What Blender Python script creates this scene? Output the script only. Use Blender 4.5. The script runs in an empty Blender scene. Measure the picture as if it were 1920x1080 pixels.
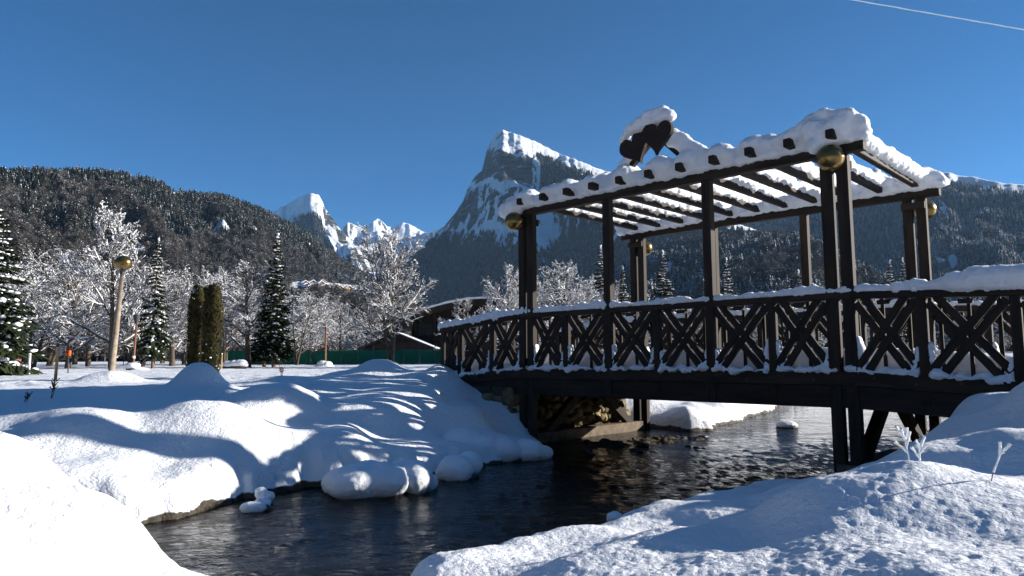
import bpy, bmesh, math, random
import numpy as np
from mathutils import Vector, Matrix, noise as mnoise

sc = bpy.context.scene
C = sc.collection
R = math.radians

# ------------------------------------------------------------------ camera, sky, sun, exposure
PITCH, ROLL, EYE = 0.09912, 0.004636, 1.3
cam = bpy.data.cameras.new('camera')
cam.sensor_width = 36.0
cam.lens = 36.0 * 1322.0 / 1920.0
cam.clip_start = 0.05
cam.clip_end = 60000.0
cam_o = bpy.data.objects.new('camera', cam)
C.objects.link(cam_o)
cam_o.matrix_world = Matrix.Translation((0, 0, EYE)) @ Matrix.Rotation(math.pi / 2 + PITCH, 4, 'X') @ Matrix.Rotation(-ROLL, 4, 'Z')
sc.camera = cam_o

SUN_AZ, SUN_EL = R(83), R(17)
world = bpy.data.worlds.new('World')
sc.world = world
world.use_nodes = True
wn = world.node_tree.nodes
wl = world.node_tree.links
sky = wn.new('ShaderNodeTexSky')
sky.sky_type = 'NISHITA'
sky.sun_disc = False
sky.sun_elevation = SUN_EL
sky.sun_rotation = SUN_AZ
sky.altitude = 2200
sky.air_density = 0.75
sky.dust_density = 0.05
sky.ozone_density = 3.0
hsv = wn.new('ShaderNodeHueSaturation')
hsv.inputs['Saturation'].default_value = 2.8
hsv.inputs['Hue'].default_value = 0.5
wl.new(sky.outputs[0], hsv.inputs['Color'])
wl.new(hsv.outputs[0], wn['Background'].inputs[0])
wn['Background'].inputs[1].default_value = 0.051
sun = bpy.data.lights.new('sun', 'SUN')
sun.energy = 5.0
sun.angle = R(0.53)
sun.color = (1.0, 0.94, 0.86)
sun_o = bpy.data.objects.new('sun', sun)
C.objects.link(sun_o)
SUN = Vector((math.sin(SUN_AZ) * math.cos(SUN_EL), math.cos(SUN_AZ) * math.cos(SUN_EL), math.sin(SUN_EL)))
sun_o.rotation_euler = SUN.to_track_quat('Z', 'Y').to_euler()
sc.view_settings.view_transform = 'Standard'
sc.view_settings.look = 'None'
sc.view_settings.exposure = 1.25
sc.view_settings.gamma = 1.0
sc.view_settings.use_curve_mapping = False
sc.cycles.use_denoising = True
sc.cycles.max_bounces = 6
sc.cycles.diffuse_bounces = 3
sc.cycles.transparent_max_bounces = 6
sc.cycles.volume_bounces = 1

# ------------------------------------------------------------------ helpers
def tag(o, label=None, cat=None, group=None, kind=None):
    if label: o['label'] = label
    if cat: o['category'] = cat
    if group: o['group'] = group
    if kind: o['kind'] = kind
    return o

def link(name, me, mat=None, parent=None):
    o = bpy.data.objects.new(name, me)
    C.objects.link(o)
    if mat is not None and me is not None and not me.materials:
        me.materials.append(mat)
    if parent is not None:
        o.parent = parent
    return o

def empty(name, loc=(0, 0, 0), rz=0.0):
    o = bpy.data.objects.new(name, None)
    C.objects.link(o)
    o.location = loc
    o.rotation_euler = (0, 0, rz)
    o.empty_display_size = 0.2
    return o

def np_mesh(name, verts, faces, smooth=False):
    """verts (n,3), faces list of arrays (each (m,k))"""
    me = bpy.data.meshes.new(name)
    if not isinstance(faces, (list, tuple)):
        faces = [faces]
    verts = np.asarray(verts, dtype=np.float32)
    loops = np.concatenate([np.asarray(f, dtype=np.int32).ravel() for f in faces])
    tot = np.concatenate([np.full(len(f), f.shape[1], dtype=np.int32) for f in faces])
    start = np.concatenate([[0], np.cumsum(tot)[:-1]]).astype(np.int32)
    me.vertices.add(len(verts)); me.vertices.foreach_set('co', verts.ravel())
    me.loops.add(len(loops)); me.loops.foreach_set('vertex_index', loops)
    me.polygons.add(len(tot)); me.polygons.foreach_set('loop_start', start)
    me.polygons.foreach_set('loop_total', tot)
    if smooth:
        me.polygons.foreach_set('use_smooth', np.ones(len(tot), dtype=bool))
    me.update(calc_edges=True)
    me.validate()
    return me

_rng = np.random.default_rng(7)
_PERM = np.concatenate([_rng.permutation(256)] * 3)
_G = _rng.normal(size=(256, 3)); _G /= np.linalg.norm(_G, axis=1)[:, None]

def pnoise(x, y, z=0.0):
    x, y, z = np.broadcast_arrays(np.asarray(x, float), np.asarray(y, float), np.asarray(z, float))
    xi, yi, zi = np.floor(x).astype(np.int64), np.floor(y).astype(np.int64), np.floor(z).astype(np.int64)
    xf, yf, zf = x - xi, y - yi, z - zi
    xi &= 255; yi &= 255; zi &= 255
    u = xf * xf * xf * (xf * (xf * 6 - 15) + 10)
    v = yf * yf * yf * (yf * (yf * 6 - 15) + 10)
    w = zf * zf * zf * (zf * (zf * 6 - 15) + 10)
    def g(i, j, k):
        h = _PERM[_PERM[_PERM[xi + i] + yi + j] + zi + k]
        gr = _G[h]
        return gr[..., 0] * (xf - i) + gr[..., 1] * (yf - j) + gr[..., 2] * (zf - k)
    a = g(0, 0, 0) * (1 - u) + g(1, 0, 0) * u
    b = g(0, 1, 0) * (1 - u) + g(1, 1, 0) * u
    c = g(0, 0, 1) * (1 - u) + g(1, 0, 1) * u
    d = g(0, 1, 1) * (1 - u) + g(1, 1, 1) * u
    return ((a * (1 - v) + b * v) * (1 - w) + (c * (1 - v) + d * v) * w) * 1.6

def fbm(x, y, z=0.0, oct=4, lac=2.03, gain=0.5):
    s = 0.0; a = 1.0; n = 0.0
    for i in range(oct):
        s = s + a * pnoise(x * lac ** i + 17.3 * i, y * lac ** i - 9.1 * i, z * lac ** i + 3.7 * i)
        n += a; a *= gain
    return s / n

def ridged(x, y, z=0.0, oct=5):
    s = 0.0; a = 1.0; n = 0.0
    for i in range(oct):
        v = 1 - np.abs(pnoise(x * 2.07 ** i + 31.3 * i, y * 2.07 ** i + 5.1 * i, z * 2.07 ** i))
        s = s + a * v * v; n += a; a *= 0.5
    return s / n

def sstep(a, b, x):
    t = np.clip((x - a) / (b - a), 0, 1)
    return t * t * (3 - 2 * t)

# ------------------------------------------------------------------ materials
def new_mat(name):
    m = bpy.data.materials.new(name)
    m.use_nodes = True
    nt = m.node_tree
    return m, nt, nt.nodes, nt.links, nt.nodes['Principled BSDF']

def N(nt, typ, **kw):
    n = nt.nodes.new(typ)
    for k, v in kw.items():
        if k.startswith('i_'):
            n.inputs[k[2:].replace('_', ' ')].default_value = v
        else:
            setattr(n, k, v)
    return n

def ramp(nt, stops, interp='LINEAR'):
    r = nt.nodes.new('ShaderNodeValToRGB')
    r.color_ramp.interpolation = interp
    els = r.color_ramp.elements
    while len(els) < len(stops):
        els.new(0.5)
    for e, (p, c) in zip(els, stops):
        e.position = p
        e.color = (*c, 1) if len(c) == 3 else c
    return r

def mat_snow(name, grain=55.0, grain_h=0.006, base=(0.79, 0.81, 0.84), soil=False, sparkle=True):
    m, nt, nd, lk, b = new_mat(name)
    tc = N(nt, 'ShaderNodeTexCoord')
    geo = N(nt, 'ShaderNodeNewGeometry')
    n1 = N(nt, 'ShaderNodeTexNoise', i_Scale=grain, i_Detail=5.0, i_Roughness=0.62)
    n2 = N(nt, 'ShaderNodeTexNoise', i_Scale=grain * 0.22, i_Detail=3.0)
    lk.new(geo.outputs['Position'], n1.inputs['Vector']); lk.new(geo.outputs['Position'], n2.inputs['Vector'])
    b1 = N(nt, 'ShaderNodeBump', i_Strength=0.9, i_Distance=grain_h)
    b2 = N(nt, 'ShaderNodeBump', i_Strength=0.5, i_Distance=grain_h * 3.0)
    lk.new(n2.outputs[0], b2.inputs['Height']); lk.new(n1.outputs[0], b1.inputs['Height'])
    lk.new(b2.outputs[0], b1.inputs['Normal']); lk.new(b1.outputs[0], b.inputs['Normal'])
    b.inputs['Roughness'].default_value = 0.55
    b.inputs['Specular IOR Level'].default_value = 0.25
    b.inputs['Base Color'].default_value = (*base, 1)
    if soil:
        sx = N(nt, 'ShaderNodeSeparateXYZ'); lk.new(geo.outputs['Position'], sx.inputs[0])
        ns = N(nt, 'ShaderNodeTexNoise', i_Scale=4.0, i_Detail=5.0); lk.new(geo.outputs['Position'], ns.inputs['Vector'])
        ad = N(nt, 'ShaderNodeMath', operation='MULTIPLY_ADD'); lk.new(ns.outputs[0], ad.inputs[0]); ad.inputs[1].default_value = -0.17; lk.new(sx.outputs[2], ad.inputs[2])
        rp = ramp(nt, [(0.0, (0, 0, 0)), (0.465, (0, 0, 0)), (0.48, (1, 1, 1))])
        mp = N(nt, 'ShaderNodeMapRange'); lk.new(ad.outputs[0], mp.inputs[0]); mp.inputs[1].default_value = -0.5; mp.inputs[2].default_value = 0.5
        lk.new(mp.outputs[0], rp.inputs[0])
        nc = N(nt, 'ShaderNodeTexNoise', i_Scale=23.0, i_Detail=5.0); lk.new(geo.outputs['Position'], nc.inputs['Vector'])
        rc = ramp(nt, [(0.3, (0.012, 0.010, 0.008)), (0.7, (0.07, 0.055, 0.035))]); lk.new(nc.outputs[0], rc.inputs[0])
        mx = N(nt, 'ShaderNodeMix', data_type='RGBA'); lk.new(rp.outputs[0], mx.inputs[0]); lk.new(rc.outputs[0], mx.inputs[6]); mx.inputs[7].default_value = (*base, 1)
        lk.new(mx.outputs[2], b.inputs['Base Color'])
    return m

def mat_wood(name, c0, c1, scale=6.0, rough=0.75, stretch=(1, 1, 1), bump=0.004):
    m, nt, nd, lk, b = new_mat(name)
    tc = N(nt, 'ShaderNodeTexCoord')
    oi = N(nt, 'ShaderNodeObjectInfo')
    mp = N(nt, 'ShaderNodeMapping'); mp.inputs['Scale'].default_value = stretch
    lk.new(tc.outputs['Object'], mp.inputs[0])
    va = N(nt, 'ShaderNodeVectorMath', operation='ADD')
    lk.new(mp.outputs[0], va.inputs[0])
    cb = N(nt, 'ShaderNodeCombineXYZ'); ml = N(nt, 'ShaderNodeMath', operation='MULTIPLY'); ml.inputs[1].default_value = 37.0
    lk.new(oi.outputs['Random'], ml.inputs[0]); lk.new(ml.outputs[0], cb.inputs[0]); lk.new(ml.outputs[0], cb.inputs[1])
    lk.new(cb.outputs[0], va.inputs[1])
    n1 = N(nt, 'ShaderNodeTexNoise', i_Scale=scale, i_Detail=6.0, i_Roughness=0.65)
    lk.new(va.outputs[0], n1.inputs['Vector'])
    rp = ramp(nt, [(0.3, c0), (0.72, c1)]); lk.new(n1.outputs[0], rp.inputs[0])
    hs = N(nt, 'ShaderNodeHueSaturation'); lk.new(rp.outputs[0], hs.inputs['Color'])
    mr = N(nt, 'ShaderNodeMapRange'); mr.inputs[3].default_value = 0.75; mr.inputs[4].default_value = 1.3
    lk.new(oi.outputs['Random'], mr.inputs[0]); lk.new(mr.outputs[0], hs.inputs['Value'])
    lk.new(hs.outputs[0], b.inputs['Base Color'])
    bp = N(nt, 'ShaderNodeBump', i_Strength=0.6, i_Distance=bump); lk.new(n1.outputs[0], bp.inputs['Height']); lk.new(bp.outputs[0], b.inputs['Normal'])
    b.inputs['Roughness'].default_value = rough
    b.inputs['Specular IOR Level'].default_value = 0.3
    return m

def mat_simple(name, c, rough=0.7, metal=0.0, c2=None, scale=8.0, spec=0.4, bump=0.0):
    m, nt, nd, lk, b = new_mat(name)
    b.inputs['Base Color'].default_value = (*c, 1)
    b.inputs['Roughness'].default_value = rough
    b.inputs['Metallic'].default_value = metal
    b.inputs['Specular IOR Level'].default_value = spec
    if c2 is not None:
        geo = N(nt, 'ShaderNodeNewGeometry')
        n1 = N(nt, 'ShaderNodeTexNoise', i_Scale=scale, i_Detail=5.0, i_Roughness=0.6)
        lk.new(geo.outputs['Position'], n1.inputs['Vector'])
        rp = ramp(nt, [(0.32, c), (0.68, c2)]); lk.new(n1.outputs[0], rp.inputs[0])
        lk.new(rp.outputs[0], b.inputs['Base Color'])
        if bump:
            bp = N(nt, 'ShaderNodeBump', i_Strength=0.8, i_Distance=bump); lk.new(n1.outputs[0], bp.inputs['Height']); lk.new(bp.outputs[0], b.inputs['Normal'])
    return m

M = {}
M['snow'] = mat_snow('snow_ground', 34.0, 0.020, soil=True)
M['snow_cap'] = mat_snow('snow_on_timber', 70.0, 0.006)
M['snow_tree'] = mat_simple('snow_on_branches', (0.86, 0.885, 0.92), 0.6, spec=0.2)
M['timber'] = mat_wood('dark_timber', (0.004, 0.003, 0.0025), (0.038, 0.025, 0.016), 5.0, stretch=(0.3, 2.5, 2.5))
M['timber_pale'] = mat_wood('pale_timber', (0.07, 0.048, 0.030), (0.20, 0.15, 0.10), 9.0)  # paler brown timber for the trestle sills
M['pole'] = mat_wood('grey_brown_pole', (0.16, 0.12, 0.08), (0.34, 0.28, 0.21), 9.0)
M['brass'] = mat_simple('tinted_brass_globe', (0.24, 0.165, 0.06), 0.28, metal=0.9, c2=(0.17, 0.115, 0.045), scale=14.0)
M['rock'] = mat_simple('wet_dark_rock', (0.010, 0.009, 0.008), 0.35, c2=(0.05, 0.043, 0.035), scale=9.0, bump=0.02)
M['stone'] = mat_simple('abutment_stone', (0.06, 0.045, 0.022), 0.85, c2=(0.26, 0.20, 0.10), scale=7.0, bump=0.02)
M['mortar'] = mat_simple('dark_mortar', (0.03, 0.027, 0.02), 0.9, c2=(0.07, 0.06, 0.045), scale=12.0)
M['bark'] = mat_simple('bark', (0.035, 0.027, 0.020), 0.9, c2=(0.12, 0.092, 0.066), scale=14.0)
M['heart'] = mat_simple('dark_heart_board', (0.010, 0.007, 0.006), 0.9, c2=(0.035, 0.022, 0.018), scale=60.0, bump=0.01)
# ------------------------------------------------------------------ the ground: snow banks, field, stream bed
EL = [(-60, -6), (-20, 1.5), (-9, 4.2), (-5, 5.2), (-2.96, 5.72), (-2.72, 5.95), (-2.6, 6.35), (-2.4, 6.95), (-2.1, 7.4), (-1.5, 7.65), (-0.95, 7.95), (-0.5, 8.45),
      (-0.05, 9.2), (0.3, 9.75), (0.42, 10.5), (0.3, 11.2), (0.6, 12.2), (1.1, 12.9), (1.7, 13.35), (2.3, 13.45), (2.75, 13.1), (3.1, 12.6), (3.5, 12.7), (3.9, 13.6), (4.6, 14.4), (5.2, 15.6), (5.95, 16.6), (6.8, 18.3), (9, 23), (14, 31), (26, 46), (60, 80)]
ER = [(-60, -10), (-20, -2.0), (-8, 1.9), (-4.5, 2.7), (-3, 2.95), (-1.7, 3.1), (-0.95, 3.15), (-0.7, 3.35), (-0.6, 3.85), (-0.2, 4.3), (0.3, 4.75), (0.9, 5.45), (1.7, 6.35), (2.4, 7.05), (3.3, 7.6), (4.1, 7.95), (5.5, 8.5), (7, 9.1), (9.5, 10.6), (13, 13), (20, 18), (40, 34), (70, 66)]
POLY = np.array(EL + ER[::-1])

def stream_sd(x, y):
    """distance to the waterline, negative over the water"""
    sh = x.shape; x = x.ravel(); y = y.ravel()
    best = np.full(x.shape, 1e18); inside = np.zeros(x.shape, bool)
    n = len(POLY)
    for i in range(n):
        a = POLY[i]; b = POLY[(i + 1) % n]; d = b - a
        t = np.clip(((x - a[0]) * d[0] + (y - a[1]) * d[1]) / (d @ d), 0, 1)
        best = np.minimum(best, (x - a[0] - t * d[0]) ** 2 + (y - a[1] - t * d[1]) ** 2)
        c = ((a[1] > y) != (b[1] > y))
        with np.errstate(divide='ignore', invalid='ignore'):
            xx = d[0] * (y - a[1]) / (d[1] if d[1] != 0 else 1e-12) + a[0]
        inside ^= c & (x < xx)
    s = np.sqrt(best); s[inside] *= -1
    return s.reshape(sh)

CP = np.array([(-30, 12, .85), (-15, 10, .85), (-10, 9, .85), (-7, 9, .85), (-5.5, 9, .86), (-20, 30, .85), (-8, 14, .85), (-4, 12, .93), (-2.5, 12.3, 1.1), (-1.2, 12.5, 1.12),
      (-3.3, 11.3, 1.0), (-1.5, 14, 1.0), (0, 15, 1.0), (-6, 20, .85), (0, 25, .85), (5, 25, .85), (-3, 9, .86), (-1.87, 9.5, .75), (-1.27, 10.5, .92), (-.8, 10.4, .62), (-2.26, 8.3, .52),
      (-1.3, 8.6, .30), (-.42, 9.4, .2), (-4.2, 7, .66), (-3.3, 7.5, .68), (-2.85, 6.35, .30), (-5, 6.4, .6), (-8, 6.5, .7), (-6.5, 7.5, .78), (-3.8, 6.2, .45), (-1.9, 11.4, 1.0), (-.55, 11.2, .62),
      (0.2, 12.6, .7), (0.05, 10.4, .14), (-1.5, 11.9, 1.08), (-0.9, 11.4, .9), (-4.5, 10.3, .9),
      (1.2, 13.9, .55), (2.4, 14.0, .5), (2.9, 13.4, .34), (3.5, 13.8, .38), (4.5, 15.4, .42), (1.5, 15, .8), (3, 17, .8), (5.5, 18.7, .55), (6, 22, .8), (10, 30, .85), (15, 40, .85), (30, 70, .85),
      (0, 0, .35), (0.1, 1.3, .38), (0.3, 2.5, .42), (0.2, 4, .24), (-.33, 3.85, .26), (1, 4.6, .22), (1.7, 5.6, .17), (2.3, 6.2, .13), (3.9, 7.4, .05), (4.6, 7.6, .08), (3.2, 7.1, .10), (3.4, 6.4, .13), (3.8, 5.7, .85), (4.25, 6.2, 1.0),
      (5, 5.8, 1.25), (4.5, 5, 1.2), (4.2, 4, 1.05), (1.66, 3.6, .62), (2.1, 3.6, .74), (.93, 3.6, .42), (3.49, 5.3, .80), (3.9, 5.3, 1.18), (3.13, 5.3, .45), (3.06, 4.4, .87), (2.73, 4.4, .75), (2.4, 4.0, .64),
      (1.45, 2, .66), (.73, 2.2, .56), (.05, 2.6, .47), (-.2, 2.7, .33), (-.3, 3.4, .27), (.5, 3.4, .36), (2.2, 5, .42), (1.3, 4.6, .32), (6, 4, 1.3), (6, 7.2, 1.1), (8, 6, 1.2), (12, 8, 1.2), (25, 15, 1.2),
      (-1.74, 2.4, 1.09), (-1.02, 2.4, .64), (-1.4, 2.4, .88), (-2.5, 2.2, 1.28), (-1.3, 1.6, .85), (-2, 1.5, 1.15), (-.72, 2.4, .30), (-.42, 2.8, .14), (-1.0, 2.0, .42), (-.15, 2.0, .36), (-3.5, 2.2, 1.3), (-2.6, 2.8, 1.0), (-1.6, 2.9, .5), (-1.1, 2.8, .25), (-.5, 1.2, .42), (-6, 1.2, 1.2), (-1, 0, .6), (0, -4, .6), (-10, -8, .9), (10, -5, 1.2)])
BUMPS = [(-2.25, 12.2, .42, .20), (-4.42, 10.0, .33, .34), (-8.3, 14.6, .55, .22), (-4.25, 7.15, .5, .17), (-3.3, 7.65, .48, .18), (-3.05, 9.0, .5, .12), (-5.1, 7.3, .5, .12),
         (-2.75, 6.7, .4, .08), (-1.2, 11.95, .22, .12), (-0.38, 3.95, .25, .07), (1.75, 3.55, .35, .08), (0.55, 3.2, .4, .06), (1.1, 2.9, .5, .07), (-3.9, 11.8, .5, .08), (-1.9, 9.9, .45, .1),
         (3.15, 13.1, .35, .14), (3.7, 13.9, .35, .16), (4.3, 14.7, .4, .14), (5.0, 15.7, .4, .16), (5.6, 16.7, .4, .12), (4.6, 15.1, .6, .12)]

def ground_z(x, y, detail=True):
    x = np.asarray(x, float); y = np.asarray(y, float)
    r = np.hypot(x, y)
    num = 0.0; den = 0.0
    for cx, cy, cz in CP:
        d2 = (x - cx) ** 2 + (y - cy) ** 2
        w = 1.0 / (d2 + 0.05) ** 2
        num = num + w * cz; den = den + w
    T = num / den
    far = sstep(30, 70, r)
    T = T * (1 - far) + 0.85 * far
    for bx, by, br, bh in BUMPS:
        T = T + bh * np.exp(-(((x - bx) ** 2 + (y - by) ** 2) / (br * br)) ** 1.35)
    T = T + 0.05 * fbm(x * 0.8, y * 0.8, 1.0, 3)
    nf = 1 - sstep(10, 40, r)
    T = T + nf * (0.022 * fbm(x * 2.6, y * 2.6, 4.0, 3))
    if detail:
        T = T + (1 - sstep(4, 12, r)) * 0.007 * fbm(x * 14, y * 14, 2.0, 2) + (1 - sstep(3, 8, r)) * 0.006 * fbm(x * 34, y * 34, 6.0, 2)
        # trodden snow on the field
        tr = sstep(12.2, 13.2, y) * (1 - sstep(35, 60, r)) * sstep(-0.25, 0.2, -np.abs(pnoise(x * 0.16 + 3, (y - 0.25 * x) * 0.42, 5.0)) + 0.12)
        T = T + tr * 0.075 * fbm(x * 2.8, y * 2.8, 7.0, 3) * sstep(2.0, -1.0, x)
    sd = stream_sd(x, y)
    sd = sd + 0.13 * fbm(x * 1.7, y * 1.7, 8.0, 3) + 0.05 * fbm(x * 6, y * 6, 3.0, 2)
    q = np.clip(sd / (0.34 + 0.75 * sstep(11.6, 12.6, y) * sstep(0.5, 1.5, x)), 0, 1)
    prof = np.sqrt(np.clip(1 - (1 - q) ** 2, 0, 1))
    z = np.where(sd > 0, T * prof, -0.40 * sstep(0, 0.5, -sd))
    z = np.where(sd > 0, z, z - 0.02)
    return z

def gz(x, y):
    return float(ground_z(np.array([x]), np.array([y]))[0])

def polar(azs, rads):
    A, Rr = np.meshgrid(azs, rads)
    return Rr * np.sin(A), Rr * np.cos(A)

fine = np.linspace(R(-46), R(46), 540)
rest = np.linspace(R(46), R(314), 80)[1:-1]
azs = np.concatenate([fine, rest])
rads = np.concatenate([[0.05, 0.3, 0.6], np.geomspace(0.9, 8, 330), np.geomspace(8.1, 80, 240), np.geomspace(84, 16000, 60)])
X, Y = polar(azs, rads)
Z = ground_z(X, Y)
nr, na = X.shape
idx = np.arange(nr * na).reshape(nr, na)
nx = np.roll(idx, -1, axis=1)
F = np.stack([idx[:-1], nx[:-1], nx[1:], idx[1:]], -1).reshape(-1, 4)[:, ::-1]
snow_o = link('snow_ground', np_mesh('snow_ground', np.stack([X, Y, Z], -1).reshape(-1, 3), F, True), M['snow'])
tag(snow_o, 'deep white snow covering both stream banks and the field', 'ground', kind='structure')

# ------------------------------------------------------------------ water
m, nt, nd, lk, b = new_mat('stream_water')
geo = N(nt, 'ShaderNodeNewGeometry')
mp = N(nt, 'ShaderNodeMapping'); mp.inputs['Rotation'].default_value = (0, 0, R(40)); mp.inputs['Scale'].default_value = (1.0, 1.9, 1)
lk.new(geo.outputs['Position'], mp.inputs[0])
n1 = N(nt, 'ShaderNodeTexNoise', i_Scale=8.0, i_Detail=6.0, i_Roughness=0.58, i_Distortion=0.6)
n2 = N(nt, 'ShaderNodeTexNoise', i_Scale=1.1, i_Detail=2.0)
lk.new(mp.outputs[0], n1.inputs['Vector']); lk.new(mp.outputs[0], n2.inputs['Vector'])
ms = N(nt, 'ShaderNodeMapRange'); ms.inputs[1].default_value = 0.35; ms.inputs[2].default_value = 0.65; ms.inputs[3].default_value = 0.35; ms.inputs[4].default_value = 1.0
lk.new(n2.outputs[0], ms.inputs[0])
mu = N(nt, 'ShaderNodeMath', operation='MULTIPLY'); lk.new(n1.outputs[0], mu.inputs[0]); lk.new(ms.outputs[0], mu.inputs[1])
bp = N(nt, 'ShaderNodeBump', i_Strength=0.55, i_Distance=0.05); lk.new(mu.outputs[0], bp.inputs['Height']); lk.new(bp.outputs[0], b.inputs['Normal'])
b.inputs['Base Color'].default_value = (0.004, 0.004, 0.0035, 1)
b.inputs['Roughness'].default_value = 0.04
b.inputs['IOR'].default_value = 1.33
b.inputs['Specular IOR Level'].default_value = 0.16
M['water'] = m
wa = np.linspace(R(-55), R(60), 420); wr = np.geomspace(2.2, 110, 420)
WX, WY = polar(wa, wr)
calm = sstep(9, 12.5, WY) * sstep(1.0, 3.0, WX)
wf_u = WX * math.cos(R(40)) + WY * math.sin(R(40)); wf_v = -WX * math.sin(R(40)) + WY * math.cos(R(40))
WZ = (1 - 0.85 * calm) * (0.018 * fbm(wf_u * 1.5, wf_v * 2.6, 0.0, 4) + 0.008 * pnoise(wf_u * 7, wf_v * 11, 2.0)) * (1 - sstep(12, 25, np.hypot(WX, WY)))
nr, na = WX.shape
idx = np.arange(nr * na).reshape(nr, na)
F = np.stack([idx[:-1, :-1], idx[:-1, 1:], idx[1:, 1:], idx[1:, :-1]], -1).reshape(-1, 4)[:, ::-1]
water_o = link('stream_water', np_mesh('stream_water', np.stack([WX, WY, WZ], -1).reshape(-1, 3), F, True), M['water'])
tag(water_o, 'dark rippling stream water flowing under the footbridge', 'water', kind='structure')

# low bar of gravel and dead leaves under the bridge
gxs = np.linspace(0.9, 4.0, 170); gys = np.linspace(9.6, 12.4, 150)
GX, GY = np.meshgrid(gxs, gys, indexing='ij')
axis_d = np.abs((GX - 1.0) * 0.5 - (GY - 10.5) * 0.87 + 0.15 * fbm(GX * 1.5, GY * 1.5, 2.0, 3)) 
along = (GX - 1.0) * 0.87 + (GY - 10.5) * 0.5
mask = sstep(0.62, 0.1, axis_d) * sstep(-0.1, 0.4, along) * sstep(2.9, 2.0, along)
GZ = -0.10 + mask * (0.115 + 0.10 * fbm(GX * 3.1, GY * 3.1, 3.0, 4) + 0.045 * fbm(GX * 13, GY * 13, 5.0, 3))
ii = np.arange(GX.size).reshape(GX.shape)
F = np.stack([ii[:-1, :-1], ii[1:, :-1], ii[1:, 1:], ii[:-1, 1:]], -1).reshape(-1, 4)
M['gravel'] = mat_simple('wet_gravel', (0.012, 0.010, 0.007), 0.6, c2=(0.10, 0.075, 0.045), scale=26.0, bump=0.03)
tag(link('gravel_bar', np_mesh('gravel_bar', np.stack([GX, GY, GZ], -1).reshape(-1, 3), F, False), M['gravel']), 'low dark bar of gravel and dead leaves in the stream under the footbridge', 'gravel', kind='structure')
# ------------------------------------------------------------------ snow built from merged lumps
def _ico(sub):
    bm = bmesh.new(); bmesh.ops.create_icosphere(bm, subdivisions=sub, radius=1.0)
    v = np.array([q.co[:] for q in bm.verts]); f = np.array([[w.index for w in q.verts] for q in bm.faces]); bm.free()
    return v, f
ICO1 = _ico(1); ICO2 = _ico(2); ICO3 = _ico(3)

def blob_mesh(name, lumps, voxel=0.02, rough=0.012, freq=9.0, smooth=4, ico=None, cut=None):
    """lumps: (x,y,z,rx,ry,rz) ellipsoids; merged by a voxel remesh, then roughened"""
    iv, iff = ico or ICO2
    L = np.array(lumps, float)
    V = (iv[None] * L[:, None, 3:6] + L[:, None, 0:3]).reshape(-1, 3)
    F = (iff[None] + (np.arange(len(L)) * len(iv))[:, None, None]).reshape(-1, 3)
    me = np_mesh(name + '_raw', V, F)
    o = bpy.data.objects.new('tmp_lumps', me); C.objects.link(o)
    md = o.modifiers.new('r', 'REMESH'); md.mode = 'VOXEL'; md.voxel_size = voxel; md.adaptivity = 0
    ms = o.modifiers.new('s', 'SMOOTH'); ms.factor = 0.5; ms.iterations = smooth
    dg = bpy.context.evaluated_depsgraph_get()
    out = bpy.data.meshes.new_from_object(o.evaluated_get(dg))
    bpy.data.objects.remove(o); bpy.data.meshes.remove(me)
    n = len(out.vertices)
    co = np.empty(n * 3); out.vertices.foreach_get('co', co); co = co.reshape(-1, 3)
    no = np.empty(n * 3); out.vertices.foreach_get('normal', no); no = no.reshape(-1, 3)
    d = 0.45 * rough * pnoise(co[:, 0] * 31, co[:, 1] * 31, co[:, 2] * 31) + rough * fbm(co[:, 0] * freq, co[:, 1] * freq, co[:, 2] * freq, 3) + rough * 0.5 * pnoise(co[:, 0] * freq * 4, co[:, 1] * freq * 4, co[:, 2] * freq * 4)
    co = co + no * d[:, None]
    out.vertices.foreach_set('co', co.astype(np.float32).ravel())
    out.polygons.foreach_set('use_smooth', np.ones(len(out.polygons), bool))
    out.name = name
    out.materials.clear()
    out.update()
    return out

# ------------------------------------------------------------------ timber footbridge with pergola
BO = Vector((0.2439, 10.9037, 0.0)); BA = -0.77373
BL, BW, PAN = 4.6648, 3.03, 0.77747
bridge = empty('footbridge', BO, BA)
tag(bridge, 'dark timber footbridge with snow-laden pergola, crossed railings and two hearts on top', 'bridge')

_beams = {}
def beam_mesh(L, w, h, c=0.007):
    key = (round(L, 3), round(w, 3), round(h, 3))
    if key in _beams:
        return _beams[key]
    a, bb = w / 2, h / 2
    c = min(c, a * 0.3, bb * 0.3)
    sec = [(-a + c, -bb), (a - c, -bb), (a, -bb + c), (a, bb - c), (a - c, bb), (-a + c, bb), (-a, bb - c), (-a, -bb + c)]
    V = [(0, y, z) for y, z in sec] + [(L, y, z) for y, z in sec]
    me = bpy.data.meshes.new('timber_%s' % len(_beams))
    F = [tuple((i, (i + 1) % 8, 8 + (i + 1) % 8, 8 + i)) for i in range(8)] + [tuple(range(7, -1, -1)), tuple(range(8, 16))]
    me.from_pydata(V, [], F); me.update()
    _beams[key] = me
    return me

def beam(name, A, B, w, h, parent=bridge, mat='timber', up=(0, 0, 1)):
    A = Vector(A); B = Vector(B); x = (B - A); L = x.length; x.normalize()
    up = Vector(up)
    if abs(x.dot(up)) > 0.98: up = Vector((0, 1, 0))
    y = up.cross(x).normalized(); z = x.cross(y)
    me = beam_mesh(L, w, h)
    if not me.materials: me.materials.append(M[mat])
    o = link(name, me, None, parent)
    o.matrix_local = Matrix(((x.x, y.x, z.x, A.x), (x.y, y.y, z.y, A.y), (x.z, y.z, z.z, A.z), (0, 0, 0, 1)))
    if me.materials[0] != M[mat]:
        o.material_slots[0].link = 'OBJECT'; o.material_slots[0].material = M[mat]
    return o

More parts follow.
